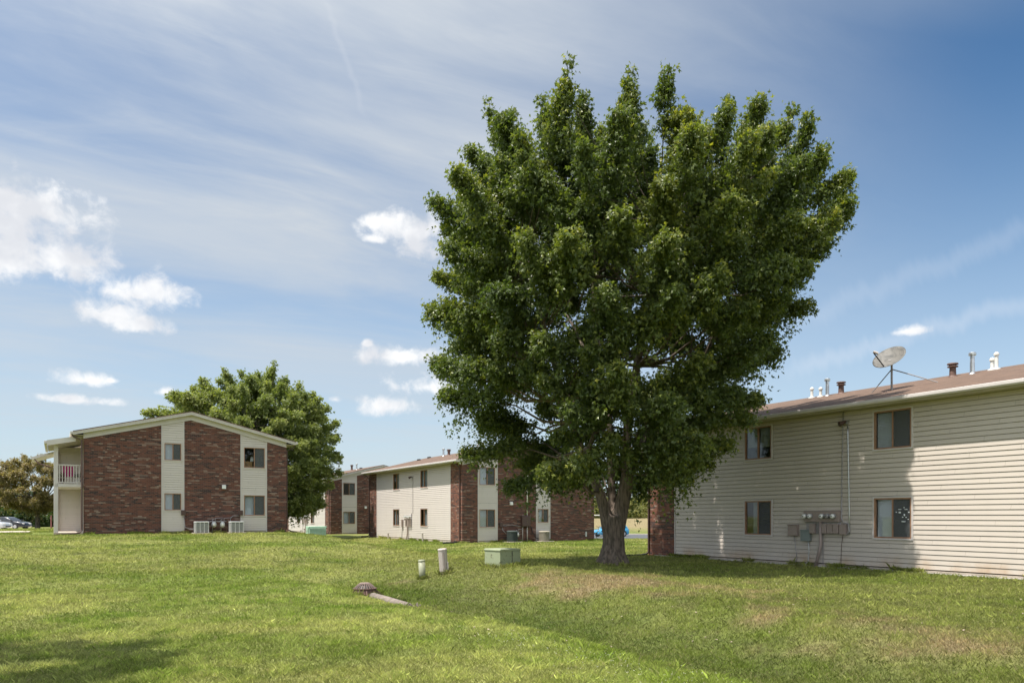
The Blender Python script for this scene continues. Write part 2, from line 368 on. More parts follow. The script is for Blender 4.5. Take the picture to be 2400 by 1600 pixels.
def bark_mat(name, a, b):
    m, t = mat(name); tc = t.new('ShaderNodeTexCoord').outputs['Object']; x, y, z = t.sep(tc)
    v = t.xyz(x, y, t.m('MULTIPLY', z, .16)); n = t.noise(v, 17, 6, .65, .4); n2 = t.noise(tc, 2.2, 4, .6)
    c = t.mix(t.sstep(n, .36, .62), a, b); c = t.mix(t.m('MULTIPLY', n2, .35), c, (.11, .12, .085))
    t.put(t.b.inputs['Base Color'], c); t.b.inputs['Roughness'].default_value = .95
    bp = t.new('ShaderNodeBump'); bp.inputs['Strength'].default_value = 1; bp.inputs['Distance'].default_value = .06
    t.put(bp.inputs['Height'], t.m('ADD', n, t.m('MULTIPLY', t.noise(v, 60, 3), .3))); t.l.new(bp.outputs[0], t.b.inputs['Normal'])
    return m

M = {}
M['siding'] = siding_mat('cream_siding', (.61, .55, .505), .15)
M['siding_stained'] = siding_mat('stained_siding', (.545, .482, .425), .85)
M['brick_g'] = brick_mat('gable_brick', False, .2)
M['brick_s'] = brick_mat('side_brick', True, .75)  # same brick, with the orange of sunlight put into its colour
M['roof'] = roof_mat()
M['trim'] = plain('cream_trim', (.56, .515, .50), .5, var=.06, scale=2)
M['soffit'] = plain('tan_soffit', (.42, .38, .30), .6, var=.06, scale=2)
M['bronze'] = plain('bronze_frame', (.30, .165, .10), .45, var=.15)
M['brownmetal'] = plain('brown_metal', (.075, .04, .035), .45, var=.15)
M['glass'] = glass_mat()
M['blind'] = plain('pale_blind', (.68, .70, .71), .7, var=.05, scale=3)
M['curtain'] = plain('grey_curtain', (.40, .42, .43), .8, var=.1, scale=4)
M['screen'] = plain('insect_screen', (.10, .105, .11), .75, var=.1, scale=3)
M['dark'] = plain('dark_interior', (.02, .02, .022), .8)
M['cardboard'] = plain('cardboard', (.42, .24, .11), .8)
M['concrete'] = plain('concrete', (.42, .36, .30), .9, var=.18, scale=5, bump=.4)
M['oldconcrete'] = plain('old_concrete', (.20, .165, .14), .95, var=.3, scale=9, bump=.8)
M['pave'] = plain('pavement', (.50, .44, .37), .9, var=.1, scale=1.5, bump=.3)
M['asphalt'] = plain('asphalt', (.075, .078, .085), .85, var=.15, scale=3, bump=.3)
M['white'] = plain('white_plastic', (.72, .71, .68), .4, var=.04)
M['offwhite'] = plain('weathered_plastic', (.43, .375, .34), .55, var=.08, scale=9)
M['sage'] = plain('sage_plastic', (.27, .275, .185), .55, var=.10, scale=9)
M['grey'] = plain('grey_metal', (.30, .28, .28), .45, metal=.2)
M['taupe'] = plain('taupe_metal', (.30, .235, .21), .5, var=.08)
M['slate'] = plain('slate_metal', (.19, .22, .21), .5, var=.06)
M['galv'] = plain('galvanised', (.55, .56, .58), .32, metal=.85, var=.1, scale=12)
M['rustbrown'] = plain('rusty_cap', (.13, .075, .06), .65, var=.3, scale=10)
M['rust'] = plain('rusty_iron', (.115, .062, .05), .75, var=.35, scale=14, bump=.5)
M['ironlight'] = plain('dusty_iron', (.21, .15, .13), .8, var=.25, scale=14)
M['acwhite'] = plain('ac_white', (.50, .50, .49), .45, var=.06)
M['acdark'] = plain('ac_dark', (.055, .07, .065), .5, var=.1)
M['acbeige'] = plain('ac_beige', (.34, .30, .24), .5, var=.08)
M['black'] = plain('black_plastic', (.015, .015, .016), .5)
M['tyre'] = plain('rubber', (.02, .02, .02), .8)
M['greenbox'] = plain('mint_paint', (.34, .48, .36), .55, var=.1, scale=8)
def box_mat():
    m, t = mat('peeling_green_paint'); tc = t.new('ShaderNodeTexCoord').outputs['Object']
    c = t.mix(t.noise(tc, 3, 4), (.235, .27, .165), (.31, .34, .215))
    c = t.mix(t.sstep(t.noise(tc, 9, 5, .7, .4), .60, .66), c, (.10, .085, .05))
    c = t.mix(t.sstep(t.noise(t.vm('MULTIPLY', tc, (1, 1, .4)), 5, 4, .7), .66, .72), c, (.30, .17, .09))
    t.put(t.b.inputs['Base Color'], c); t.b.inputs['Roughness'].default_value = .7; return m
M['boxgreen'] = box_mat()
def dish_mat():
    m, t = mat('dish_paint'); tc = t.new('ShaderNodeTexCoord').outputs['Object']
    c = t.mix(t.sstep(t.noise(t.vm('MULTIPLY', tc, (3, 1.4, 2)), 1.1, 4, .6, .6), .35, .62), (.055, .053, .048), (.15, .14, .125))
    t.put(t.b.inputs['Base Color'], c); t.b.inputs['Roughness'].default_value = .6; return m
M['dish'] = dish_mat()
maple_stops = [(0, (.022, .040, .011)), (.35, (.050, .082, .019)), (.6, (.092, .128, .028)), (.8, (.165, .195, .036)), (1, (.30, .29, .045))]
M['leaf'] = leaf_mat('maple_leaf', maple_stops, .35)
M['leaf2'] = leaf_mat('lighter_leaf', [(0, (.048, .076, .018)), (.4, (.100, .140, .032)), (.75, (.175, .215, .052)), (1, (.29, .31, .09))], .35, rough=.5)
M['leaf_red'] = leaf_mat('bronze_leaf', [(0, (.04, .045, .017)), (.35, (.095, .105, .036)), (.65, (.175, .150, .065)), (1, (.31, .235, .125))], .15)
M['leaf_bg'] = leaf_mat('far_leaf', [(0, (.016, .034, .012)), (.5, (.036, .066, .018)), (1, (.10, .14, .04))], .1)
M['leaf_scrub'] = leaf_mat('scrub_leaf', [(0, (.08, .10, .03)), (.5, (.18, .19, .06)), (1, (.32, .30, .10))], .1)
M['bark'] = bark_mat('maple_bark', (.060, .042, .034), (.20, .145, .115))
M['bark2'] = bark_mat('dark_bark', (.04, .03, .025), (.13, .10, .08))
M['blade'] = tint_mat('grass_blade', .45, .42)
M['turf'] = tint_mat('turf', .9, 0, .8)

# ------------------------------------------------------------------ ground
def tints(X, Y, k=0):
    """real colour of the turf: green, yellow-green and dry straw"""
    u, v = xy2uv(X, Y)
    g = np.array([.180, .232, .032]); yg = np.array([.330, .340, .095]); dk = np.array([.090, .145, .020]); dry = np.array([.365, .270, .150])
    n = fbm(X, Y, .5, 4, 3.); n2 = fbm(X, Y, 2.6, 3, 9.); n3 = fbm(X, Y, .16, 3, 21.)
    t = S(n*.5+n3*.5, .38, .60)[:, None]
    c = g*(1-t)+yg*t
    mow = (.5+.5*np.sin(v*2.1+.8*n))*S(v, 27, 34)*(1-S(v, 60, 70)); c = c*(1+.10*(mow[:, None]-.5))
    t = (S(n2, .56, .72)*.6)[:, None]; c = c*(1-t)+dk*t
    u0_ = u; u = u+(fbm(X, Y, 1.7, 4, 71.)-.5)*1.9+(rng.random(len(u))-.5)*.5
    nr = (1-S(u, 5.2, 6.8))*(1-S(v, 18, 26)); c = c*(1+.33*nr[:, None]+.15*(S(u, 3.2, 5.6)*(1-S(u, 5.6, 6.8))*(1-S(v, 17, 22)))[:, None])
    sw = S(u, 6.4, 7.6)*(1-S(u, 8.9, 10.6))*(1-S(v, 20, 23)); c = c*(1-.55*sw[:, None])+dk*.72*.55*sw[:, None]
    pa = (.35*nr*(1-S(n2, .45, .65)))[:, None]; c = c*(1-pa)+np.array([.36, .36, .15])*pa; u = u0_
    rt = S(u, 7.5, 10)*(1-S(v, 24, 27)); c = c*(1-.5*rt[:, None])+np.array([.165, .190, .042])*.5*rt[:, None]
    m = np.exp(-((u-11.6)/2.1)**2-((v-15.8)/3.6)**2)*1.15+.85*np.exp(-((u-10.8)/1.8)**2-((v-6.5)/4.0)**2)+.55*np.exp(-((u-14.0)/1.8)**2-((v-12)/3.5)**2)
    m = m+.45*np.exp(-((u-8.6)/2.0)**2-((v-20.8)/.9)**2)+.35*np.exp(-((u-1.5)/4.0)**2-((v-26)/1.6)**2)+.3*np.exp(-((u-8)/2.5)**2-((v-29)/2)**2)
    f = S(fbm(X, Y, 1.3, 4, 5.)*.55+n2*.25+m*.40, .58, .86)*S(m, .05, .4); f = np.maximum(f*.85, .16*S(n2, .5, .75)*S(n3, .4, .6))
    c = c*(1-f[:, None])+dry*f[:, None]
    fa = (S(Y, 100, 112)*(1-S(Y, 150, 175))*S(X, -8, 10)*.85)[:, None]; c = c*(1-fa)+np.array([.33, .25, .14])*fa
    return np.maximum(c, .005)
def axis(lo, hi, st, far):
    a = list(np.arange(lo, hi+.01, st)); x = hi; d = st
    while x < far: d *= 1.28; x += d; a.append(x)
    x = lo; d = st; b = []
    while x > -far: d *= 1.28; x -= d; b.append(x)
    return np.array(b[::-1]+a)
ax_, ay_ = axis(-62, 34, .3, 1500), axis(-4, 70, .3, 1800)
GX, GY = np.meshgrid(ax_, ay_, indexing='ij'); gx, gy = GX.ravel(), GY.ravel()
gz = H(gx, gy); nx, ny = len(ax_), len(ay_)
ii = (np.arange(nx-1)[:, None]*ny+np.arange(ny-1)[None]).ravel()
g = np_mesh('ground', np.stack([gx, gy, gz], 1), [np.stack([ii, ii+ny, ii+ny+1, ii+1], 1)], M['turf'], col=tints(gx, gy)*.72, smooth=True)  # turf colour darkened to stand in for shade between the blades
tag(g, 'gently rolling mown lawn with dry patches around the apartment buildings', 'ground', kind='structure')

# building footprints (u0,u1,v0,v1)
FOOT = [(1.17, 11.47, 45.33, 62.1), (22.09, 32.4, 43.5, 60.3), (22.09, 32.4, 8.88, 25.68), (22.09, 32.4, 70.8, 87.6), (-1.2, 1.17, 45.3, 52), (-16, -1.2, 53, 55.8)]
def outside(X, Y, pad=.02):
    u, v = xy2uv(X, Y); k = np.ones(len(X), bool)
    for a, b, c, d in FOOT: k &= ~((u > a-pad) & (u < b+pad) & (v > c-pad) & (v < d+pad))
    return k
def make_grass(N):
    Y = np.exp(rng.uniform(math.log(5.6), math.log(62), N)); X = rng.uniform(-1, 1, N)*(.70*Y+1.2)
    k = outside(X, Y)
    k &= (X-3.25)**2+(Y-24.7)**2 > .45**2
    k &= (X+3.62)**2+(Y-18.9)**2 > .33**2
    X, Y = X[k], Y[k]; n0 = len(X)
    # taller untrimmed grass where the mower cannot reach: wall feet, posts, box, drain, trunk
    ex, ey = [], []
    def ring(cx, cy, r0, r1, m):
        a = rng.uniform(0, 2*math.pi, m); q = rng.uniform(r0, r1, m); ex.append(cx+np.cos(a)*q); ey.append(cy+np.sin(a)*q)
    def seam(u0, v0, u1, v1, w, m):
        t = rng.random(m); keep = vnoise(t*np.hypot(u1-u0, v1-v0), 0*t, 1.3) > .35; t = t[keep]; o = np.abs(rng.normal(0, w, len(t)))
        L = math.hypot(u1-u0, v1-v0); nu, nv = (v1-v0)/L, -(u1-u0)/L
        x, y = uv2xy(u0+(u1-u0)*t-nu*o, v0+(v1-v0)*t-nv*o); ex.append(x); ey.append(y)
    ring(-2.638, 22.6, .09, .17, 260); ring(-2.03, 23.0, .12, .21, 340); ring(-.30, 23.9, .50, .68, 900); ring(-3.62, 18.9, .33, .44, 420); ring(3.25, 24.7, .50, .85, 900)
    seam(22.06, 10, 22.06, 25.7, .05, 7000); seam(22.06, 43.5, 22.06, 60, .06, 3500); seam(32.3, 43.46, 22.09, 43.46, .06, 3000); seam(11.4, 45.28, 1.2, 45.28, .06, 3000); seam(7.1, 16.6, 6.5, 18.3, .22, 500)
    X = np.concatenate([X]+ex); Y = np.concatenate([Y]+ey); n = len(X); extra = np.arange(n) >= n0
    c = tints(X, Y); u, v = xy2uv(X, Y); Z = H(X, Y)-.008
    clump = fbm(X, Y, 3.2, 3, 31.)
    hgt = rng.uniform(.030, .066, n)*(.45+1.25*clump)*(1+.25*S(Y, 8, 30)); wdt = .0042*(Y/7)**.85*rng.uniform(.7, 1.4, n)
    hgt = np.where(extra, hgt*2.0, hgt)
    wide = rng.random(n) < .05*S(fbm(X, Y, 1.1, 3, 44.), .45, .65); wdt = np.where(wide, wdt*2.5, wdt); hgt = np.where(wide, hgt*.75, hgt)
    tall = rng.random(n) < .015; hgt = np.where(tall, hgt*1.7, hgt)
    a = rng.uniform(0, 2*math.pi, n); lean = np.abs(rng.normal(0, .6, n))*hgt; la = rng.uniform(0, 2*math.pi, n)
    dx, dy = np.cos(a)*wdt/2, np.sin(a)*wdt/2
    B0 = np.stack([X-dx, Y-dy, Z], 1); B1 = np.stack([X+dx, Y+dy, Z], 1)
    lx, ly = np.cos(la)*lean, np.sin(la)*lean
    M1 = np.stack([X+lx*.35+dx*.75, Y+ly*.35+dy*.75, Z+hgt*.6], 1)
    T = np.stack([X+lx, Y+ly, Z+hgt], 1)
    V = np.stack([B0, B1, M1, T], 1).reshape(-1, 3)
    c = c*np.exp(rng.normal(0, .30, (n, 1)))*(.72+.56*S(clump, .35, .65))[:, None]; st = rng.random(n) < .09
    c[st] = c[st]*.45+np.array([.46, .38, .20])*.55
    yl = rng.random(n) < .18; c[yl] = c[yl]*.6+np.array([.22, .30, .05])*.4
    i = np.arange(n)*4
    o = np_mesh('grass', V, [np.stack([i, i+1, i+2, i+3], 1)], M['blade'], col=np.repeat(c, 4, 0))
    tag(o, 'short mown grass blades covering the lawn', 'grass', kind='stuff')
make_grass(950000)

def sheet(name, pts, mat_, dz, n=1, **kw):
    """flat strip draped on the ground from a quad of xy corners"""
    N = 24; vs = []; (a, b, c, d) = [np.array(p, float) for p in pts]
    for i in range(N+1):
        for j in range(N+1):
            s, t = i/N, j/N; p = (a*(1-s)+b*s)*(1-t)+(d*(1-s)+c*s)*t; vs.append((p[0], p[1], h1(p[0], p[1])+dz))
    fs = [(i*(N+1)+j, (i+1)*(N+1)+j, (i+1)*(N+1)+j+1, i*(N+1)+j+1) for i in range(N) for j in range(N)]
    o = MB().add(vs, fs).build(name, mat_); return tag(o, **kw)
sheet('parking_lot', [(2.5, 79), (34, 79), (48, 97), (5, 97)], M['asphalt'], .03, label='grey asphalt drive seen between the brick gable and the maple', cat='road', kind='structure')
k = MB(); k.box(5, 48, 97.02, 97.2, -1.0, h1(14, 97)+.14); tag(k.build('kerb', M['pave'], bevel=.02), 'pale kerb along the far side of the drive', 'kerb', kind='structure')
# left: footpath and kerb of the car park behind the porch
sheet('footpath', [uv2xy(-16, 53.2), uv2xy(-1.42, 52.4), uv2xy(-1.42, 55.2), uv2xy(-16, 56.2)], M['pave'], .05, label='pale concrete footpath leading past the crabapple to the porch', cat='path', kind='structure')
sheet('parking_lot', [(-80, 76), (-50.2, 76), (-52.5, 93), (-80, 93)], M['pave'], .02, label='pale concrete parking strip under the parked cars', cat='road', kind='structure')

# ------------------------------------------------------------------ walls with openings
def clip_poly(poly, line):
    """keep the part with z <= line(s); poly of (s,z,d)"""
    out = []
    for i in range(len(poly)):
        p, q = poly[i], poly[(i+1) % len(poly)]; fp, fq = line(p[0])-p[1], line(q[0])-q[1]
        if fp >= 0: out.append(p)
        if (fp >= 0) != (fq >= 0):
            t = fp/(fp-fq); out.append(tuple(p[k]+(q[k]-p[k])*t for k in range(3)))
    return out
def siding(mb, fn, s0, s1, z0, z1, holes, line=None, kinks=(), e=.127):
    zs = set([z0, z1]); k = 0
    while z0+k*e < z1: zs.add(round(z0+k*e, 5)); k += 1
    for h in holes: zs.add(h[2]); zs.add(h[3])
    zs = sorted(zs)
    for a, b in zip(zs[:-1], zs[1:]):
        if b-a < 1e-5: continue
        cz = (a+b)/2; kk = math.floor((cz-z0)/e); base = z0+kk*e
        gr = base+.017
        if a < gr-1e-4 and b > gr+1e-4: parts = [(a, gr, -.030, -.030), (gr, b, .018, .018-.015*(b-gr)/(e-.017))]
        elif b <= gr+1e-4: parts = [(a, b, -.030, -.030)]
        else: parts = [(a, b, .018-.015*(a-gr)/(e-.017), .018-.015*(b-gr)/(e-.017))]
        segs = [(s0, s1)]
        for h in holes:
            if h[2] < cz < h[3]:
                ns = []
                for p, q in segs:
                    if h[0] > p: ns.append((p, min(q, h[0])))
                    if h[1] < q: ns.append((max(p, h[1]), q))
                segs = [x for x in ns if x[1]-x[0] > 1e-4]
        cut = []
        for p, q in segs:
            ks = [p]+[x for x in kinks if p < x < q]+[q]; cut += list(zip(ks[:-1], ks[1:]))
        for p, q in cut:
            for (a_, b_, da, db) in parts:
                poly = [(p, a_, da), (q, a_, da), (q, b_, db), (p, b_, db)]
                if line: poly = clip_poly(poly, line)
                if len(poly) > 2: mb.add([fn(*x) for x in poly], [tuple(range(len(poly)))])
            if len(parts) == 2:
                poly = [(p, gr, .018), (q, gr, .018), (q, gr, -.030), (p, gr, -.030)]
                if not line or (line(p) > gr and line(q) > gr): mb.add([fn(*x) for x in poly], [(0, 1, 2, 3)])
def make_window(par, fn, s0, s1, z0, z1, left='blind', right='screen', flip=False):
    """left/right as seen from outside; flip when s runs right-to-left in view. fn(s,z,d)"""
    F = lambda a, b, c, d, e, f, mb: mb.box(a, b, c, d, e, f, lambda s, z, q: fn(s, z, q))
    fr = MB(); t = .045; D0, D1 = -.07, .03
    F(s0, s1, z0, z0+t, D0, D1, fr); F(s0, s1, z1-t, z1, D0, D1, fr)
    F(s0, s0+t, z0+t, z1-t, D0, D1, fr); F(s1-t, s1, z0+t, z1-t, D0, D1, fr)
    sm = (s0+s1)/2; F(sm-.022, sm+.022, z0+t, z1-t, D0+.01, D1-.008, fr)
    o = fr.build('window', M['bronze'], par, bevel=.004)
    tr = MB(); w = .05
    F(s0-w, s1+w, z1, z1+w, 0, .036, tr); F(s0-w, s0, z0-w, z1, 0, .036, tr); F(s1, s1+w, z0-w, z1, 0, .036, tr); F(s0, s1, z0-w, z0, 0, .042, tr)
    tr.build('window_trim', M['trim'], o, bevel=.004)
    halves = [(s0+t, sm-.022), (sm+.022, s1-t)]
    if flip: halves = halves[::-1]
    for (a, b), kind in zip(halves, (left, right)):
        F(a, b, z0+t, z1-t, -.028, -.022, g_ := MB()); g_.build('pane', M['glass'], o)
        if kind == 'blind':
            bl = MB(); n = int((z1-z0)/.05)
            for i in range(n):
                za = z0+t+(z1-z0-2*t)*i/n; zb = za+(z1-z0-2*t)/n*.96
                bl.add([fn(a, za, -.10), fn(b, za, -.10), fn(b, zb, -.118), fn(a, zb, -.118)], [(0, 1, 2, 3)])
            bl.build('blind', M['blind'], o)
        elif kind in ('curtain', 'screen', 'curtain_part', 'halfcurtain'):
            cm = MB(); n = 22; b2 = b if kind != 'curtain_part' else a+(b-a)*.55
            zb_ = z0+t if kind != 'halfcurtain' else z0+(z1-z0)*.38
            row = [(a+(b2-a)*i/n, -.13+.018*math.sin(i*2.1)) for i in range(n+1)]
            cm.add([fn(s, zb_, d) for s, d in row]+[fn(s, z1-t, d) for s, d in row], [(i, i+1, n+2+i, n+1+i) for i in range(n)])
            cm.build('curtain', M['curtain'], o)
        if kind in ('screen', 'darkscreen'):
            sc = MB(); F(a, b, z0+t, z1-t, -.006, -.003, sc)
            so_ = sc.build('screen', M['mesh'], o)
    return o
def mesh_screen():
    m, t = mat('screen_mesh'); tr = t.new('ShaderNodeBsdfTransparent')
    t.b.inputs['Base Color'].default_value = (.10, .105, .11, 1); t.b.inputs['Roughness'].default_value = .8
    mx = t.new('ShaderNodeMixShader'); mx.inputs[0].default_value = .62; t.l.new(tr.outputs[0], mx.inputs[1]); t.l.new(t.b.outputs[0], mx.inputs[2]); t.l.new(mx.outputs[0], t.o.inputs[0]); return m
M['mesh'] = mesh_screen()

WD, LN, EAVE, SL, OV = 10.3, 16.8, 5.30, .245, .5
def zroof(x): return EAVE+SL*(min(x, WD-x)+OV)
def vent_pipe(roof, x, y, kind, h):
    z = zroof(x)-.03; mb = MB()
    if kind == 'white':
        mb.lathe((x, y, z), [(.14, 0), (.13, .05), (.058, .07), (.058, h-.12), (.085, h-.11), (.085, h-.05), (.02, h)], 14); m = M['white']
    elif kind == 'silver':
        mb.lathe((x, y, z), [(.12, 0), (.075, .06), (.07, h-.12), (.07, h-.10), (.115, h-.10), (.12, h-.03), (.09, h)], 14); m = M['galv']
    elif kind == 'brown':
        mb.lathe((x, y, z), [(.15, 0), (.11, .06), (.10, h-.16), (.17, h-.15), (.17, h-.12), (.12, h-.11), (.12, h-.07), (.18, h-.06), (.17, h-.02), (.03, h)], 14); m = M['rustbrown']
    else:
        mb.lathe((x, y, z), [(.16, 0), (.17, .07), (.14, .13), (.03, .15)], 14); m = M['black']
    return mb.build('vent_pipe', m, roof, smooth=False)
def downpipe(par, x, y, out=(0, -1), far=.9, side=-1, ex=1.2):
    mb = MB(); s = .045
    mb.tube([(-.53, y, 5.14), (-.53, y, 5.06), (-.10, y, 4.80), (-.09, y, 4.66), (-.09, y, .22), (-.12, y, .12), (-.30, y, .04)], s, 4)
    o = mb.build('downpipe', M['brownmetal'], par, bevel=.008)
    e = MB(); e.tube([(-.24, y, .06), (-.6, y-.15, .035), (-.3-ex, y-.5, .04)], [.05, .055, .055], 8); e.build('drain_hose', M['black'], par, smooth=True)

def apartment(name, u0, v0, z0, label, mirror, stained=False, wins=None, gwins=None, pipes=True):
    X, Y = uv2xy(u0, v0); b = empty(name, (X, Y, z0), TH, label=label, cat='apartment building', group='two storey brick and siding apartment buildings')
    mx = (lambda x: WD-x) if mirror else (lambda x: x)
    G = lambda s, z, d: (mx(s), -d, z)                     # gable plane
    L = lambda s, z, d: (-d, s, z) if not mirror else (WD+d, s, z)   # the long wall with siding
    line = lambda s: EAVE+SL*(min(s, WD-s)+OV)-.125
    cuts = [0, 1.08, 2.55, 5.5, 6.65, WD]; kinds = ['b', 's', 'b', 's', 'b']
    big = (1.20, 2.36); small = (5.65, 6.50)
    gw = gwins or {}
    for i, kd in enumerate(kinds):
        a, c = cuts[i], cuts[i+1]
        if kd == 'b':
            a2 = a-.03 if i == 0 else a; c2 = c+.03 if i == 4 else c
            ks = [a2]+([WD/2] if a2 < WD/2 < c2 else [])+[c2]
            pts = [(a2, .0), (c2, .0)]+[(s, line(min(max(s, 0), WD))) for s in ks[::-1]]
            MB().prism(pts, G, -.02, .03).build('brick_panel', M['brick_g'], b)
        else:
            wn = big if i == 1 else small
            hs = [(wn[0], wn[1], .98, 2.14), (wn[0], wn[1], 3.70, 4.86)] if i == 1 else [(wn[0], wn[1], 1.27, 2.19), (wn[0], wn[1], 3.98, 4.90)]
            mb = MB(); siding(mb, G, a+.03, c-.03, .12, 7, hs, line, e=.146 if stained else .127); mb.build('siding_panel', M['siding'], b)
            for e0, e1 in ((a, a+.045), (c-.045, c)): MB().prism([(e0, .06), (e1, .06), (e1, line(e1)), (e0, line(e0))], G, 0, .034).build('corner_trim', M['trim'], b)
            for j, h in enumerate(hs):
                l_, r_ = gw.get((i, j), ('blind', 'screen'))
                make_window(b, G, h[0], h[1], h[2], h[3], l_, r_, flip=mirror)
    # long wall
    hs = [(5.30, 6.50, .98, 2.22), (5.30, 6.50, 3.70, 4.92), (10.42, 11.62, .98, 2.22), (10.42, 11.62, 3.70, 4.92)]
    if stained: hs = [(4.86, 6.09, 1.02, 2.26), (4.86, 6.09, 3.78, 4.96), (10.12, 11.36, 1.02, 2.26), (10.12, 11.36, 3.78, 4.96)]
    mb = MB(); siding(mb, L, 1.68, LN-1.68, .12, EAVE-.02, hs, e=.146 if stained else .127); mb.build('siding_wall', M['siding_stained' if stained else 'siding'], b)
    for e0 in (1.65, LN-1.69): MB().prism([(e0, .10), (e0+.04, .10), (e0+.04, EAVE-.03), (e0, EAVE-.03)], L, 0, .034).build('corner_trim', M['trim'], b)
    MB().prism([(.02, 0), (1.65, 0), (1.65, EAVE-.03), (.02, EAVE-.03)], L, -.02, .03).build('brick_pier', M['brick_s'], b)
    MB().prism([(LN-1.65, 0), (LN, 0), (LN, EAVE-.03), (LN-1.65, EAVE-.03)], L, -.02, .03).build('brick_pier', M['brick_s'], b)
    ww = wins or {}
    for i, h in enumerate(hs):
        l_, r_ = ww.get(i, ('curtain', 'screen'))
        make_window(b, L, h[0], h[1], h[2], h[3], l_, r_, flip=not mirror)
    # far walls
    w = MB(); w.prism([(0, 0), (WD, 0), (WD, line(WD)), (WD/2, line(WD/2)), (0, line(0))], lambda s, z, d: (s, LN+d, z), -.05, .0)
    xo = 0.0 if mirror else WD-.03
    w.box(xo, xo+.03, 0.03, LN-.06, 0, EAVE-.03); w.build('rear_wall', M['siding'], b)
    MB().box(.03, WD-.03, .03, LN-.06, 2.45, 2.6).build('floor_slab', M['dark'], b)
    MB().box(WD/2-.05, WD/2+.05, 2.3, LN-.06, .1, 2.44).box(WD/2-.05, WD/2+.05, 2.3, LN-.06, 2.61, 5.2).build('inner_wall', M['curtain'], b)
    fd = MB(); fd.box(-.012, WD+.012, -.012, 0.03, -.5, .10); fd.box(-.016, .03, .03, LN-.03, -.5, .10); fd.box(WD-.03, WD+.016, .03, LN-.03, -.5, .10)
    fd.build('foundation', M['concrete'], b)
    if stained:
        MB().box(-.10, -.045, .02, LN-.5, -.03, .045).build('ground_strip', M['trim'], b, bevel=.006)
    # roof
    rf = MB(); pr = [(-OV, EAVE), (WD/2, EAVE+SL*(WD/2+OV)), (WD+OV, EAVE), (WD+OV, EAVE-.05), (WD/2, EAVE+SL*(WD/2+OV)-.06), (-OV, EAVE-.05)]
    rf.prism(pr, lambda x, z, d: (x, d, z), -.30, LN+.30); roof = rf.build('roof', M['roof'], b)
    for sgn, yy in ((-1, -.285), (1, LN+.285)):
        bb = MB()
        for xa, xb in ((-OV, WD/2), (WD/2, WD+OV)):
            bb.prism([(xa, zroof(xa)-.06), (xb, zroof(xb)-.06), (xb, zroof(xb)-.20), (xa, zroof(xa)-.20)], lambda x, z, d: (x, d, z), yy-.0125, yy+.0125)
            bb.prism([(xa, zroof(xa)-.055), (xb, zroof(xb)-.055), (xb, zroof(xb)-.095), (xa, zroof(xa)-.095)], lambda x, z, d: (x, d, z), yy+sgn*.013, yy+sgn*.035)
            bb.prism([(xa, zroof(xa)-.125), (xb, zroof(xb)-.125), (xb, zroof(xb)-.145), (xa, zroof(xa)-.145)], lambda x, z, d: (x, d, z), yy-sgn*.013, (-.012 if sgn < 0 else LN+.012))
        bb.build('barge_board', M['trim'], b)
    fz = MB()
    for xa, xb in ((-.03, WD/2), (WD/2, WD+.03)):
        fz.prism([(xa, zroof(xa)-.15), (xb, zroof(xb)-.15), (xb, zroof(xb)-.47), (xa, zroof(xa)-.47)], lambda x, z, d: (x, -d, z), .032, .056)
    fz.build('frieze_board', M['trim'], b)
    for x0, x1, gx0, gx1 in ((-OV+.02, 0, -OV-.12, -OV), (WD, WD+OV-.02, WD+OV, WD+OV+.12)):
        sf = MB(); sf.box(x0, x1, -.27, LN+.27, 5.10, 5.115)
        e = -OV if x0 < 0 else WD+OV-.02
        sf.box(e, e+.02, -.27, LN+.27, 5.09, 5.245); sf.build('soffit', M['soffit'], b)
        gt = MB(); gt.prism([(gx0, 5.26), (gx0+.012, 5.272), (gx1-.012, 5.272), (gx1, 5.26), (gx1, 5.15), (gx0+.03 if x0 < 0 else gx0, 5.13), (gx0, 5.18)], lambda x, z, d: (x, d, z), -.30, LN+.30)
        gt.build('gutter', M['trim'], b, bevel=.006)
    return b, roof

dg = ('dark', 'darkscreen')
bldA, roofA = apartment('apartment_building', 1.17, 45.33, .75, 'left brick gabled apartment building with a railed balcony porch on its left side', True,
    gwins={(1, 1): dg, (1, 0): ('blind', 'screen'), (3, 0): ('blind', 'screen'), (3, 1): ('blind', 'screen')})
bldB, roofB = apartment('apartment_building', 22.09, 43.5, .0, 'middle apartment building whose brick gable stands behind the big maple trunk', False,
    wins={0: ('curtain_part', 'curtain'), 2: ('curtain', 'curtain_part'), 1: ('curtain', 'curtain'), 3: ('curtain_part', 'curtain')})
bldC, roofC = apartment('apartment_building', 22.09, 8.88, .0, 'near apartment building with long cream siding wall, electric meters and satellite dish', False, stained=True,
    wins={0: ('blind', 'darkscreen'), 1: ('blind', 'screen'), 2: ('curtain_part', 'darkscreen'), 3: ('halfcurtain', 'halfcurtain')})
bldD, roofD = apartment('apartment_building', 22.09, 70.8, .0, 'farthest small apartment building, seen between the left and middle ones', False,
    gwins={(1, 1): dg, (1, 0): ('blind', 'screen')})

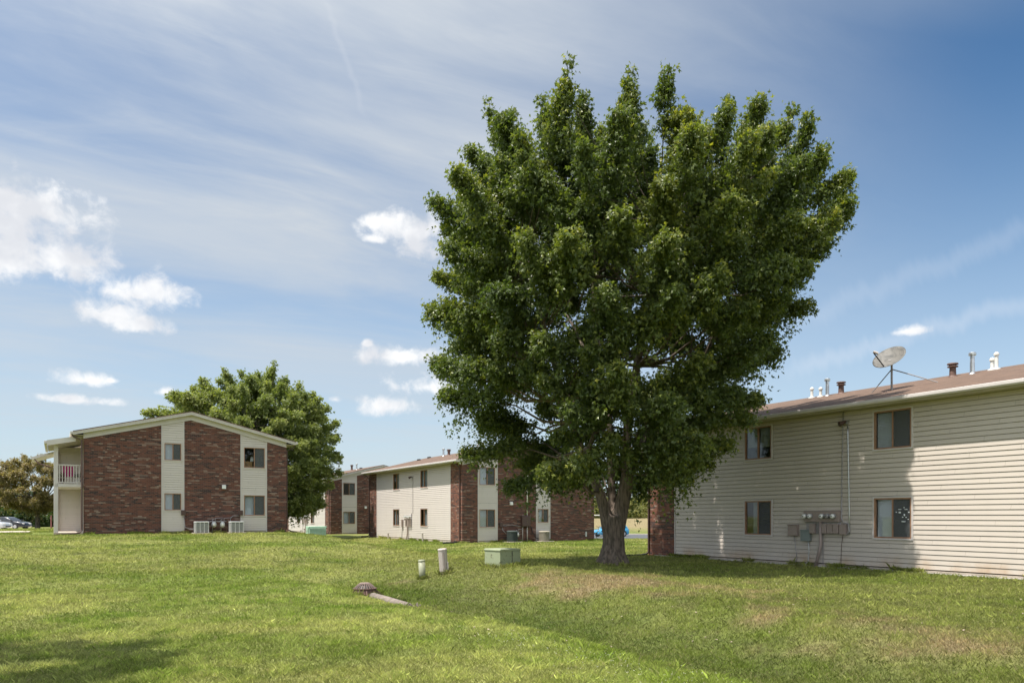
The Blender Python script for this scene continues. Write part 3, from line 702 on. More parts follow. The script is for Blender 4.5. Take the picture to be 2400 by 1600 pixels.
# ------------------------------------------------------------------ fixtures
def roofpos(px, xl, v0):
    r = (1200-px)/1800; u = 22.09+xl; v = u*(.8606+.5092*r)/(.5092-.8606*r); return v-v0
def CW(px, py, v0=8.88, z0=0., d=0.):
    r = (1200-px)/1800; u = 22.09-d; v = u*(.8606+.5092*r)/(.5092-.8606*r); Yd = BY*u+BX*v
    return v-v0, EYE+(1209-py)/1800*Yd-z0
for px, kd, h, xl in ((1903, 'white', .47, 4.75), (1923.5, 'white', .42, 4.6), (1939, 'silver', .72, 4.6), (1971.5, 'brown', .50, 4.7),
                      (2233, 'brown', .50, 4.3), (2279, 'silver', .74, 4.2), (2325.5, 'white', .44, 4.6), (2335.5, 'white', .60, 4.6)):
    vent_pipe(roofC, xl, roofpos(px, xl, 8.88), kd, h)
for px, kd, h, xl in ((1039.5, 'silver', .62, 4.3), (1052, 'brown', .50, 4.3), (982, 'cap', .2, 3.6), (1006, 'cap', .2, 4.6), (1120, 'white', .5, 4.6), (1129, 'silver', .6, 4.6)):
    vent_pipe(roofB, xl, roofpos(px, xl, 43.5), kd, h)
for px, kd, h, xl in ((789.5, 'silver', .55, 4.5), (795, 'brown', .45, 4.2), (794, 'silver', 1.0, 4.9), (824.5, 'brown', .60, 4.4), (836, 'silver', .62, 4.4), (846, 'cap', .2, 4.6), (760, 'cap', .2, 3.6)):
    vent_pipe(roofD, xl, roofpos(px, xl, 70.8), kd, h)
downpipe(bldB, 0, .22); downpipe(bldB, 0, LN-.12, ex=.6); downpipe(bldC, 0, LN-.10, ex=2.0); downpipe(bldD, 0, .22, ex=.9)
# building A pipes at the two front corners
def world_of(b, p): return b.matrix_world @ Vector(p)
mb = MB(); mb.tube([(WD+.53, .1, 5.12), (WD+.5, .1, 5.0), (WD+.09, .1, 4.75), (WD+.09, .1, .2), (WD+.3, .0, .08)], .045, 4); mb.build('downpipe', M['brownmetal'], bldA, bevel=.008)
MB().tube([(WD+.25, .0, .05), (WD+.7, -.3, -.02), (WD+2.6, -.9, -.42)], .055, 8).build('drain_hose', M['black'], bldA, smooth=True)
mb = MB(); mb.tube([(-.53, -.1, 5.12), (-.45, -.1, 5.0), (-.10, -.1, 4.85), (-.09, -.1, .22), (-.2, -.2, .1), (-.4, -.3, .06), (-1.25, -.35, .03)], .045, 6); mb.build('downpipe', M['brownmetal'], bldA, bevel=.008)
# exhaust hoods
def hood(b, x, z):
    m_ = MB(); m_.prism([(-.03, z-.12), (-.16, z-.12), (-.14, z+.07), (-.03, z+.11)], lambda y, z_, d: (x+d, y, z_), -.10, .10); m_.build('exhaust_hood', M['white'], b, bevel=.008)
hood(bldA, 10.3-3.45, 2.60); hood(bldB, 3.55, 2.55)
m_ = MB(); m_.box(3.2, 3.4, -.10, -.03, 2.5, 2.7); hood(bldD, 3.4, 2.55)
MB().box(9.55, 9.66, -.10, -.03, .28, .62).build('outlet_box', M['acwhite'], bldB, bevel=.01)

# porch on the left of building A (local x < 0)
def lx(*a): return a
pf = MB(); pf.box(-1.35, -.032, .45, 6.2, -.3, .10); pf.build('porch_floor', M['concrete'], bldA)
pf = MB(); pf.box(-1.28, -.032, .5, 5.0, 2.46, 2.62); pf.build('balcony_deck', M['trim'], bldA)
mb = MB(); siding(mb, lambda s, z, d: (s, 5.0-d, z), -1.3, -.03, .12, 4.85, []); mb.build('porch_wall', M['siding'], bldA)
MB().box(-1.3, -.03, 5.02, 6.2, 0, 4.85).build('porch_back', M['siding'], bldA)
for yy in (.5, 4.8):
    m_ = MB(); m_.box(-1.34, -1.14, yy, yy+.16, .1, 4.62); m_.build('porch_post', M['trim'], bldA, bevel=.01)
rl = MB(); rl.box(-1.14, -.04, .53, .58, 3.56, 3.62); rl.box(-1.14, -.04, .53, .58, 2.66, 2.72)
for i in range(9): rl.box(-1.10+i*.125, -1.06+i*.125, .54, .57, 2.72, 3.56)
rl.build('railing', M['trim'], bldA)
rl = MB(); rl.box(-1.27, -1.22, .66, 4.8, 3.56, 3.62); rl.box(-1.27, -1.22, .66, 4.8, 2.66, 2.72)
for i in range(33): rl.box(-1.26, -1.23, .72+i*.125, .76+i*.125, 2.72, 3.56)
rl.build('railing', M['trim'], bldA)
m_ = MB(); m_.prism([(-.03, 5.02), (-1.62, 4.66), (-1.62, 4.78), (-.03, 5.12)], lambda x, z, d: (x, d, z), .12, 6.3); m_.build('porch_roof', M['soffit'], bldA)
m_ = MB(); m_.prism([(-.36, 4.80), (-1.64, 4.52), (-1.64, 4.79), (-.36, 5.06)], lambda x, z, d: (x, d, z), .06, .115); m_.build('porch_fascia', M['trim'], bldA)
m_ = MB(); m_.box(-1.76, -1.64, .06, 6.3, 4.62, 4.76); m_.build('porch_gutter', M['trim'], bldA, bevel=.01)
m_ = MB(); m_.prism([(-1.2, 4.62), (-2.35, 4.22), (-2.35, 4.36), (-1.2, 4.74)], lambda x, z, d: (x, d, z), 6.35, 9.5); m_.box(-2.46, -2.35, 6.35, 9.5, 4.2, 4.34); m_.build('stair_roof', M['trim'], bldA)
MB().box(-.9, -.03, 6.35, 9.5, 0, 4.4).build('stair_wall', M['siding'], bldA)
MB().tube([(-2.3, 6.4, 4.2), (-2.1, 6.3, 3.95), (-1.45, 6.25, 3.75)], .04, 6).build('downpipe', M['brownmetal'], bldA)
bpy.context.view_layer.update()
def on_bld(b, p): v = world_of(b, p); return (v.x, v.y, v.z)

def lawn_chair():
    c = empty('folding_chair', on_bld(bldA, (-.72, 1.05, 2.62)), TH, label='magenta folding chair on the upper balcony', cat='chair')
    m_ = plain('magenta_cloth', (.42, .03, .16), .8)
    MB().box(-.26, .26, -.22, .24, .40, .44).build('seat', m_, c, bevel=.01)
    MB().box(-.26, .26, .22, .26, .44, .95).build('backrest', m_, c, bevel=.01)
    for x in (-.25, .25):
        MB().tube([(x, -.24, 0), (x, .24, .46)], .014, 6).build('leg', M['black'], c); MB().tube([(x, .24, 0), (x, -.22, .46)], .014, 6).build('leg', M['black'], c)
lawn_chair()
def flower_pot(x, y, lab, k):
    f = empty('flower_pot', on_bld(bldA, (x, y, 2.62)), TH, label=lab, cat='potted plant')
    MB().lathe((0, 0, 0), [(.10, 0), (.15, .26), (.16, .26), (.16, .30)], 14).build('pot', k, f)
    leaf = MB(); rr = random.Random(5)
    for i in range(90):
        a = rr.uniform(0, 6.28); e = rr.uniform(.1, 1.4); r_ = rr.uniform(.1, .28); p = Vector((math.cos(a)*math.cos(e)*r_, math.sin(a)*math.cos(e)*r_, .32+math.sin(e)*r_))
        q = Vector((rr.uniform(-1, 1), rr.uniform(-1, 1), rr.uniform(-1, 1))).normalized()*.05; w = q.cross(Vector((0, .3, 1))).normalized()*.025
        leaf.add([p-q, p+w, p+q, p-w], [(0, 1, 2, 3)])
    leaf.build('foliage', plain('balcony_leaf', (.06, .10, .03), .6), f)
flower_pot(-.25, .9, 'small potted plant in a white pot on the balcony behind the railing', M['white'])
flower_pot(-1.0, .85, 'potted plant in a dark pot at the balcony corner post', M['brownmetal'])
# cardboard box and lamp inside the upper right window of A, and objects on its lower sill
def tabletop_lamp():
    l = empty('table_lamp', on_bld(bldA, (WD-1.85+.0, .32, 3.72)), TH, label='white table lamp standing behind the upper right window of the left building', cat='lamp')
    MB().lathe((0, 0, 0), [(.07, 0), (.07, .02), (.02, .04), (.02, .38)], 12).build('base', M['white'], l)
    MB().lathe((0, 0, .38), [(.11, 0), (.075, .24)], 14).build('lamp_shade', M['white'], l)
tabletop_lamp()
cb = MB().box(-.24, .24, -.16, .16, 0, .36).build('cardboard_box', M['cardboard'], bevel=.01)
cb.location = on_bld(bldA, (WD-2.08, .36, 3.72)); cb.rotation_euler = (0, 0, TH); tag(cb, 'brown cardboard box behind the upper right window of the left building', 'box')

# air conditioners
def ac_unit(b, x, y, w, h, m_, grille, lab, rnd=False):
    c = empty('air_conditioner', on_bld(b, (x, y, 0)), TH, label=lab, cat='air conditioner', group='air conditioners standing beside the gable walls')
    MB().box(-w/2-.12, w/2+.12, -w/2-.12, w/2+.12, -.12, .05).build('concrete_pad', M['concrete'], c, bevel=.01)
    if rnd:
        MB().lathe((0, 0, .06), [(w/2-.03, 0), (w/2-.03, h-.10)], 24).build('coil', grille, c)
        f = MB()
        for i in range(15): f.lathe((0, 0, .08+i*(h-.14)/15), [(w/2-.02, 0), (w/2+.002, .006), (w/2-.02, .018)], 24)
        f.build('louvre', m_, c)
        MB().lathe((0, 0, h-.05), [(w/2+.012, 0), (w/2+.015, .05), (w/2-.05, .09), (.1, .10)], 24).build('lid', m_, c)
    else:
        MB().box(-w/2+.03, w/2-.03, -w/2+.03, w/2-.03, .06, h-.05).build('coil', grille, c)
        f = MB()
        for i in range(12):
            z = .10+i*(h-.20)/12
            for (a, b2, c2, d2) in ((-w/2, w/2, -w/2-.004, -w/2+.012), (-w/2, w/2, w/2-.012, w/2), (-w/2, -w/2+.012, -w/2+.012, w/2-.012), (w/2-.012, w/2, -w/2+.012, w/2-.012)): f.box(a, b2, c2, d2, z, z+.014)
        for sx in (-1, -.33, .33, 1):
            for sy in (-1, 1): f.box(sx*(w/2-.02)-.02, sx*(w/2-.02)+.02, sy*(w/2)-.012, sy*(w/2)+.012, .06, h-.05)
            if abs(sx) < .9:
                for sy in (-1, 1): f.box(sy*(w/2)-.012, sy*(w/2)+.012, sx*(w/2-.02)-.02, sx*(w/2-.02)+.02, .06, h-.05)
        f.build('louvre', m_, c, bevel=.002)
        MB().box(-w/2-.01, w/2+.01, -w/2-.01, w/2+.01, h-.07, h).build('lid', m_, c, bevel=.02)
    MB().lathe((0, 0, h+.002), [(w*.36, 0), (w*.36, .02), (.05, .03)], 20).build('fan_guard', M['black'], c)
    return c
coil = plain('coil_fins', (.16, .17, .17), .5, metal=.4)
mirr = lambda s: WD-s
ac_unit(bldA, 10.3-4.72+.0, -.62, .68, .66, M['acwhite'], coil, 'square white air conditioner left of the gas meters at the left building')
ac_unit(bldA, 10.3-2.9, -.62, .68, .66, M['acwhite'], coil, 'square white air conditioner right of the gas meters at the left building')
ac_unit(bldB, 3.35, -.55, .74, .72, M['acdark'], M['acdark'], 'round dark green air conditioner next to the gas meter of the middle building', True)
ac_unit(bldB, 5.85, -.50, .74, .68, M['acbeige'], M['acbeige'], 'round beige air conditioner right of the brown electrical box', True)
ac_unit(bldD, 4.1, -.55, .72, .80, M['acwhite'], M['black'], 'square pale air conditioner with open dark grille at the farthest building')

def gas_meter(b, x, lab, n=1):
    c = empty('gas_meter', on_bld(b, (x, -.22, 0)), TH, label=lab, cat='gas meter', group='gas meters on the gable walls')
    m_ = MB(); m_.lathe((0, 0, .32), [(.02, 0), (.11, .05), (.13, .12), (.13, .22), (.09, .30), (.03, .33)], 14); m_.build('meter_body', M['acwhite'], c, smooth=True)
    MB().lathe((0, -.10, .44), [(.06, 0), (.06, .12)], 12).build('dial', M['white'], c)
    p = MB(); p.tube([(-.08, 0, -.05), (-.08, 0, .70), (-.08, 0, .76), (.0, 0, .78)], .018, 8); p.tube([(.08, 0, .60), (.08, 0, .84), (.5, .1, .86)], .018, 8); p.tube([(-.2, -.02, .66), (.2, -.02, .66)], .022, 8)
    p.build('pipework', M['grey'], c, smooth=True)
    MB().lathe((-.2, -.02, .62), [(.02, 0), (.07, .01), (.07, .03), (.02, .05)], 12).build('regulator', M['grey'], c)
gas_meter(bldA, 10.3-4.0, 'gas meter beside the left white air conditioner of the left building')
gas_meter(bldA, 10.3-3.55, 'gas meter beside the right white air conditioner of the left building')
gas_meter(bldB, 3.92, 'gas meter between the dark air conditioner and the brown box')
# lines to the AC units
def cable(b, pts, r, m_, name, lab, cat_):
    o = MB().tube([on_bld(b, p) for p in pts], r, 6).build(name, m_, smooth=True); return tag(o, lab, cat_)
cable(bldA, [(10.3-5.55, -.05, .95), (10.3-5.52, -.08, .8), (10.3-5.48, -.12, .35), (10.3-5.3, -.3, .26), (10.3-5.06, -.5, .25)], .02, M['grey'], 'conduit', 'thin grey conduit running down the brick to the left white air conditioner', 'conduit')
cable(bldA, [(10.3-2.6, -.05, .96), (10.3-2.95, -.06, .97), (10.3-3.1, -.08, .85), (10.3-3.15, -.25, .55)], .02, M['grey'], 'conduit', 'thin grey conduit bending off the brick to the right white air conditioner', 'conduit')
cable(bldB, [(2.85, -.05, 1.12), (3.1, -.06, 1.06), (3.6, -.06, 1.13), (4.1, -.06, 1.05), (4.5, -.06, .98)], .018, M['grey'], 'cable', 'grey cable sagging along the brick above the dark air conditioner', 'cable')
cable(bldB, [(2.85, -.05, 1.10), (2.88, -.1, .8), (3.02, -.35, .55)], .018, M['grey'], 'cable', 'grey cable dropping from the brick to the dark air conditioner', 'cable')
cable(bldB, [(5.12, -.05, .95), (5.2, -.1, .6), (5.35, -.3, .25), (5.6, -.45, .15)], .025, M['black'], 'cable', 'black hose curving from the brown box to the beige air conditioner', 'cable')
for bb_, xx in ((bldB, 2.78), (bldA, 10.3-5.55), (bldA, 10.3-2.55)):
    MB().box(xx-.12, xx+.12, -.13, -.03, 1.0, 1.28).build('disconnect_box', M['brownmetal'], bb_, bevel=.008)
def brown_box():
    c = empty('electrical_box', on_bld(bldB, (4.62, -.03, 0)), TH, label='brown electrical box with white conduit on the brick of the middle building', cat='electrical box')
    MB().box(-.33, .33, -.2, 0, 1.02, 1.72).build('cabinet', M['brownmetal'], c, bevel=.01)
    MB().box(-.31, .31, -.215, -.2, 1.05, 1.70).build('door', M['brownmetal'], c, bevel=.006)
    MB().tube([(.14, -.08, 1.72), (.14, -.08, 5.35)], .04, 10).build('conduit', M['white'], c, smooth=True)
    MB().tube([(.14, -.08, -.1), (.14, -.08, 1.02)], .04, 10).build('conduit', M['offwhite'], c, smooth=True)
    MB().tube([(-.22, -.08, -.1), (-.22, -.08, 1.02)], .03, 10).build('conduit', M['offwhite'], c, smooth=True)
brown_box()
# meter bank on C
def meter_bank():
    ox, _ = CW(1926, 1209)
    c = empty('meter_bank', on_bld(bldC, (-.02, ox, 0)), TH, label='bank of five round electric meters on the cream siding wall', cat='electric meters')
    def q(px, py): s, z = CW(px, py, d=.1); return s-ox, z
    def bx(px0, py0, px1, py1, d0, d1, name, m_, bev=.008):
        s0, zt = q(px0, py0); s1, zb = q(px1, py1); zt = q((px0+px1)/2, py0)[1]; zb = q((px0+px1)/2, py1)[1]
        return MB().box(-d1, -d0, min(s0, s1), max(s0, s1), zb, zt).build(name, m_, c, bevel=bev)
    c8 = lambda x, y: (1720+x/3.459, 1000+y/3.459)
    def b8(x0, y0, x1, y1, *a, **k): return bx(*c8(x0, y0), *c8(x1, y1), *a, **k)
    b8(572, 682, 858, 768, .0, .13, 'cabinet', M['taupe'])
    b8(582, 768, 660, 860, .0, .05, 'backplate', M['grey']); b8(662, 768, 858, 868, .0, .05, 'backplate', M['grey'])
    for x in (587, 631, 728, 772, 818):
        s, z = q(*c8(x, 724)); mb = MB()
        mb.tube([(-.12, s, z), (-.17, s, z)], .088, 18); o = mb.build('meter_ring', M['galv'], c)
        mb = MB(); mb.tube([(-.17, s, z), (-.23, s, z), (-.26, s, z)], [.076, .074, .055], 18); mb.build('meter_glass', M['white'] if x != 772 else M['grey'], c, smooth=True)
        mb = MB(); mb.box(-.264, -.261, s-.025, s+.025, z-.004, z+.02); mb.build('meter_dial', M['black'], c)
    for x0, x1 in ((622, 662), (720, 758), (763, 804), (810, 852)):
        b8(x0, 785, x1, 862, .055, .15, 'breaker_box', M['taupe'])
    b8(858, 788, 908, 872, .0, .12, 'breaker_box', M['taupe'])
    p = MB(); a = q(*c8(706, 768)); b_ = q(*c8(704, 980)); e = q(*c8(672, 1128))
    p.tube([(-.10, a[0], a[1]), (-.10, a[0], b_[1]+.1), (-.12, b_[0], b_[1]), (-.16, e[0], e[1]-.08)], .055, 12); p.build('service_pipe', M['taupe'], c, smooth=True)
    p = MB(); a = q(*c8(716, 868)); e = q(*c8(716, 1112)); p.tube([(-.04, a[0], a[1]), (-.04, e[0], e[1])], .012, 6); p.build('ground_wire', M['grey'], c)
    p = MB(); a = q(*c8(905, 800)); p.tube([(-.04, a[0], a[1]+.06), (-.05, a[0]-.08, a[1]+.05), (-.05, a[0]-.12, a[1]-.2), (-.05, a[0]-.02, a[1]-.3)], .02, 8); p.build('conduit', M['grey'], c)
meter_bank()
def wall_box(x0, y0, x1, y1, m_, lab, wire):
    c8 = lambda x, y: (1720+x/3.459, 1000+y/3.459)
    s0, _ = CW(*c8(x0, y0), d=.05); s1, _ = CW(*c8(x1, y1), d=.05); _, zt = CW(*c8((x0+x1)/2, y0), d=.05); _, zb = CW(*c8((x0+x1)/2, y1), d=.05)
    sm = (s0+s1)/2; c = empty('utility_box', on_bld(bldC, (-.015, sm, 0)), TH, label=lab, cat='utility box')
    MB().box(-.12, 0, s1-sm, s0-sm, zb, zt-.03).build('cabinet', m_, c, bevel=.008)
    MB().box(-.14, 0, s1-sm-.012, s0-sm+.012, zt-.03, zt).build('lid', m_, c, bevel=.006)
    pts = [(-.05, CW(*c8(x, y), d=.05)[0]-sm, CW(*c8(x, y), d=.05)[1]) for x, y in wire]
    MB().tube(pts, .018 if m_ is M['slate'] else .012, 8).build('conduit', M['acwhite'] if m_ is M['slate'] else M['grey'], c, smooth=True)
wall_box(448, 790, 523, 880, M['taupe'], 'taupe utility box on the siding, left of the grey-green one', [(492, 880), (505, 990), (514, 1070), (490, 1105), (470, 1112)])
wall_box(552, 832, 626, 924, M['slate'], 'grey-green utility box on the siding under the round meters', [(606, 924), (612, 1010), (604, 1090), (580, 1115), (500, 1108)])
def conduit_pair():
    c7 = lambda x, y: (1700+x/3.36, 760+y/3.36); c8 = lambda x, y: (1720+x/3.459, 1000+y/3.459)
    pts = [CW(*p, d=.04) for p in (c7(930, 652), c8(884, 0), c8(876, 400), c8(872, 740), c8(886, 775), c8(920, 780))]
    o = MB().tube([on_bld(bldC, (-.04, s, z)) for s, z in pts], .020, 8).build('conduit', M['grey'], smooth=True); tag(o, 'grey conduit running from the eave straight down to the meters', 'conduit')
    pts = [CW(*p, d=.04) for p in (c7(964, 800), c8(924, 60), c8(928, 300), c8(936, 700), c8(938, 868), c8(912, 872))]
    o = MB().tube([on_bld(bldC, (-.04, s, z)) for s, z in pts], .022, 8).build('conduit', M['galv'], smooth=True); tag(o, 'shiny conduit running from the floodlight down to the meters', 'conduit')
    pts = [CW(*p, d=.04) for p in (c8(885, 872), c8(872, 960), c8(868, 1080), c8(870, 1140))]
    o = MB().tube([on_bld(bldC, (-.04, s, z)) for s, z in pts], .008, 6).build('cable', M['brownmetal'], smooth=True); tag(o, 'thin brown cable from the right breaker box to the ground', 'cable')
conduit_pair()
def floodlight(b, s, z, lab):
    c = empty('floodlight', on_bld(b, (-.02, s, z)), TH, label=lab, cat='floodlight', group='floodlights on the long siding walls')
    MB().box(-.07, 0, -.05, .05, -.06, .06).build('bracket', M['grey'], c, bevel=.005)
    m_ = MB(); m_.tube([(-.08, .02, .04), (-.13, .05, .02), (-.25, .12, -.04), (-.27, .13, -.05)], [.03, .05, .085, .085], 14); m_.build('lamp_head', M['brownmetal'], c, smooth=True)
s_, z_ = CW(1984, 990, d=.1); floodlight(bldC, s_, z_, 'small brown floodlight above the meters on the near siding wall')
s_, z_ = CW(968, 1118, 43.5); floodlight(bldB, s_, z_, 'small floodlight between the upper windows of the middle siding wall')
o = MB().tube([on_bld(bldB, (-.04, s_-.05, z_)), on_bld(bldB, (-.04, s_-.05, 1.9))], .014, 6).build('conduit', M['grey']); tag(o, 'thin conduit down the middle siding wall below its floodlight', 'conduit')
def stickers():
    c8 = lambda x, y: (1720+x/3.459, 1000+y/3.459); m_ = MB()
    for x, y, w, h in ((1385, 652, 8, 8), (1350, 668, 22, 5), (1400, 668, 20, 5), (1322, 690, 8, 8), (1350, 692, 16, 12), (1424, 690, 10, 10), (1388, 712, 10, 16), (1374, 730, 8, 8), (1402, 732, 8, 8), (1380, 766, 26, 8), (1418, 748, 10, 5)):
        s, z = CW(*c8(x, y), d=.0); s -= 0; w2, h2 = w/3.459/76*.7, h/3.459/76*.5
        m_.add([(-.034, s-w2, z-h2), (-.034, s, z-h2*1.2), (-.034, s+w2, z-h2*.6), (-.034, s+w2*.8, z+h2), (-.034, s-w2*.9, z+h2*.8)], [(0, 1, 2, 3, 4)])
    o = m_.build('window_stickers', M['blind']); o.location = on_bld(bldC, (0, 0, 0)); o.rotation_euler = (0, 0, TH)
    tag(o, 'small pale paper decorations stuck on the lower right window pane of the near building', 'window decoration')
stickers()
# smaller meter banks on B and D
def far_meters(b, s, lab):
    c = empty('meter_bank', on_bld(b, (-.02, s, 0)), TH, label=lab, cat='electric meters')
    MB().box(-.12, 0, -.62, .55, 1.42, 1.52).build('rail', M['taupe'], c)
    for y in (-.5, -.3, -.12, .2, .42):
        MB().tube([(-.05, y, 1.66), (-.2, y, 1.66)], .08, 12).build('meter', M['acwhite'], c)
    for y in (-.55, -.32, -.1, .3): MB().box(-.12, 0, y-.06, y+.06, .95, 1.42).build('breaker_box', M['taupe'], c, bevel=.006)
    MB().box(-.04, 0, -.64, -.58, .9, 1.9).build('backplate', M['grey'], c)
    MB().tube([(-.09, -.02, 1.42), (-.09, -.02, .4), (-.13, .1, -.05)], .05, 8).build('service_pipe', M['taupe'], c)
    MB().box(-.12, 0, .95, 1.15, .92, 1.45).build('utility_box', M['taupe'], c); MB().tube([(-.05, 1.05, .92), (-.05, 1.2, .0)], .018, 6).build('conduit', M['grey'], c)
far_meters(bldB, CW(958, 1209, 43.5)[0], 'bank of electric meters on the siding wall of the middle building')
far_meters(bldD, CW(718, 1209, 70.8)[0], 'bank of electric meters on the siding wall of the farthest building')
def cleanout(px, py, h, lab):
    s, z = CW(px, py, 43.5, d=.35); X, Y, Z = on_bld(bldB, (-.35, s, 0)); Z = h1(X, Y)
    o = MB().tube([(X, Y, Z-.1), (X-.03, Y, Z+h)], .06, 12).tube([(X-.03, Y, Z+h), (X-.03, Y, Z+h+.05)], .068, 12).build('vent_post', M['offwhite'], bevel=.006); tag(o, lab, 'pipe', 'short pale pipes at the foot of the middle siding wall')
cleanout(910.5, 1262, .36, 'left one of two short pale pipes at the middle siding wall')
cleanout(991, 1268, .52, 'right one of two short pale pipes at the middle siding wall, taller')
# satellite dish on C
def sat_dish():
    xl = 2.3; s = roofpos(2090, xl, 8.88); p = on_bld(bldC, (xl, s, zroof(xl)))
    c = empty('satellite_dish', p, 0, label='large grey satellite dish on a tripod on the near roof', cat='satellite dish')
    n = Vector((-.56, -.43, .70)).normalized(); hub = Vector((-.02, .02, .95))
    MB().tube([(0, 0, -.05), (0, 0, .9)], .035, 10).build('mast', M['grey'], c)
    b3 = Vector((BX, BY, SL)).normalized(); a3 = Vector((-BY, BX, 0))
    for q in (a3*.68-b3*.10, a3*-1.45+b3*.25):
        MB().tube([(0, 0, .70), tuple(q+Vector((0, 0, .0)))], .018, 6).build('strut', M['grey'], c)
    x = n.cross(Vector((0, 0, 1))).normalized(); y = n.cross(x).normalized()
    vs = []; fs = []; NR, NA = 8, 40
    ctr = hub+n*.06+Vector((0, 0, .03))
    for side in (0, 1):
        for i in range(NR+1):
            r = .55*i/NR
            for k in range(NA):
                a = 2*math.pi*k/NA; d = r*r*.42-side*.02; v = ctr+x*(r*.97*math.cos(a))+y*(r*1.02*math.sin(a))+n*d; vs.append(tuple(v))
    for side in (0, 1):
        o_ = side*(NR+1)*NA
        for i in range(NR):
            for k in range(NA): fs.append((o_+i*NA+k, o_+i*NA+(k+1) % NA, o_+(i+1)*NA+(k+1) % NA, o_+(i+1)*NA+k))
    for k in range(NA): fs.append((NR*NA+k, NR*NA+(k+1) % NA, (2*NR+1)*NA+(k+1) % NA, (2*NR+1)*NA+k))
    MB().add(vs, fs).build('reflector', M['dish'], c, smooth=True)
    dn = -y if y.z > 0 else y
    f0 = ctr+dn*.5+n*.10; f1 = f0+Vector((-.36, -.04, .44))
    MB().tube([tuple(f0), tuple(f1)], .022, 6).build('feed_arm', M['black'], c)
    MB().tube([tuple(f1+Vector((-.02, 0, .05))), tuple(f1+Vector((.12, -.05, -.02)))], .045, 10).build('receiver', M['offwhite'], c)
    MB().tube([tuple(hub-n*.02), tuple(ctr)], .07, 10).build('mount', M['grey'], c)
sat_dish()
def tripod_antenna():
    xl = 2.4; s = roofpos(738, xl, 70.8); p = on_bld(bldD, (xl, s, zroof(xl)))
    c = empty('roof_antenna', p, 0, label='thin tripod antenna mast on the farthest roof below the tree', cat='antenna')
    MB().tube([(0, 0, -.05), (0, 0, 1.3)], .03, 8).build('mast', M['grey'], c)
    for q in ((.6, .2, .1), (-.3, .6, .05), (1.5, -.9, .1)): MB().tube([(0, 0, 1.1), q], .02, 6).build('leg', M['grey'], c)
tripod_antenna()

# ------------------------------------------------------------------ lawn objects
def at(px, py, Y): return ((px-1200)/1800*Y, Y, EYE-(py-1209)/1800*Y)
def pedestal(px, Y, r, h, sq, m_, tilt, lab, latch):
    X = (px-1200)/1800*Y; c = empty('utility_pedestal', (X, Y, h1(X, Y)), TH-.2, label=lab, cat='utility pedestal'); c.rotation_euler = (tilt[0], tilt[1], TH-.2)
    n = 8 if sq else 18; b = MB(); b.tube([(0, 0, -.15), (0, 0, h-.05)], r, n); b.build('body', m_, c, smooth=not sq, bevel=.012 if sq else 0)
    b = MB(); b.tube([(0, 0, h-.06), (0, 0, h-.015), (0, 0, h)], [r*1.06, r*1.06, r*.85], n); b.build('cap', m_, c, bevel=.006)
    if latch: MB().box(r*.55, r*.9, -r*1.02, -r*.80, .12, .36).build('latch', m_, c, bevel=.006); MB().box(-.01, .01, -r-.012, -r*.8, .05, h-.1).build('seam', M['taupe'], c)
pedestal(990, 22.6, .098, .56, False, M['sage'], (0, R(-2.5), 0), 'short round sage green pedestal post on the lawn', False)
pedestal(1041, 23.0, .135, .76, True, M['offwhite'], (R(2), R(-5), 0), 'taller off-white pedestal post leaning left on the lawn', True)
def transformer():
    X, Y = -.30, 23.9; c = empty('transformer_box', (X, Y, h1(X, Y)), TH+.19, label='squat green metal transformer box with peeling paint on the mound', cat='transformer')
    w, d, h = .86, .78, .56
    MB().box(-w/2+.02, w/2-.02, -d/2+.02, d/2-.02, -.15, h-.05).build('cabinet', M['boxgreen'], c, bevel=.01)
    MB().prism([(-w/2, h-.07), (w/2, h-.07), (w/2, h-.02), (w/2-.05, h+.0), (-w/2+.05, h+.0), (-w/2, h-.02)], lambda x, z, y: (x, y, z), -d/2, d/2).build('lid', M['boxgreen'], c, bevel=.015)
    MB().box(-.005+w*.10, w/2-.02, -d/2+.0, -d/2+.022, .14, h-.09).build('door', M['boxgreen'], c, bevel=.004)
    MB().box(w*.12, w/2-.02, -d/2+.004, -d/2+.022, .0, .125).build('sill_panel', M['rust'], c, bevel=.004)
    MB().box(w*.08, w*.095, -d/2+.006, -d/2+.02, .02, h-.08).build('door_seam', M['black'], c)
    MB().tube([(w*.08, -d/2+.02, h-.14), (w*.08, -d/2-.01, h-.14)], .012, 8).build('bolt', M['black'], c)
transformer()
def green_louvre():
    X, Y, _ = at(741, 1250, 41.8); c = empty('transformer_box', (X, Y, h1(X, Y)), TH-.05, label='small mint green louvred utility box beside the left building', cat='transformer')
    MB().box(-.46, .46, -.32, .32, -.4, .40).build('cabinet', M['greenbox'], c, bevel=.01)
    l = MB()
    for i in range(6):
        z = .0+i*.07; l.prism([(-.36, z), (-.36, z+.022), (-.322, z+.055), (-.322, z)], lambda y, z_, x: (x, y, z_), -.44, .44)
        l.prism([(-.50, z), (-.50, z+.022), (-.462, z+.055), (-.462, z)], lambda x, z_, y: (x, y, z_), -.30, .30)
    l.build('louvre', M['greenbox'], c)
    MB().box(-.49, .49, -.35, .35, .40, .46).build('lid', plain('pale_mint', (.40, .62, .46), .5), c, bevel=.015)
green_louvre()
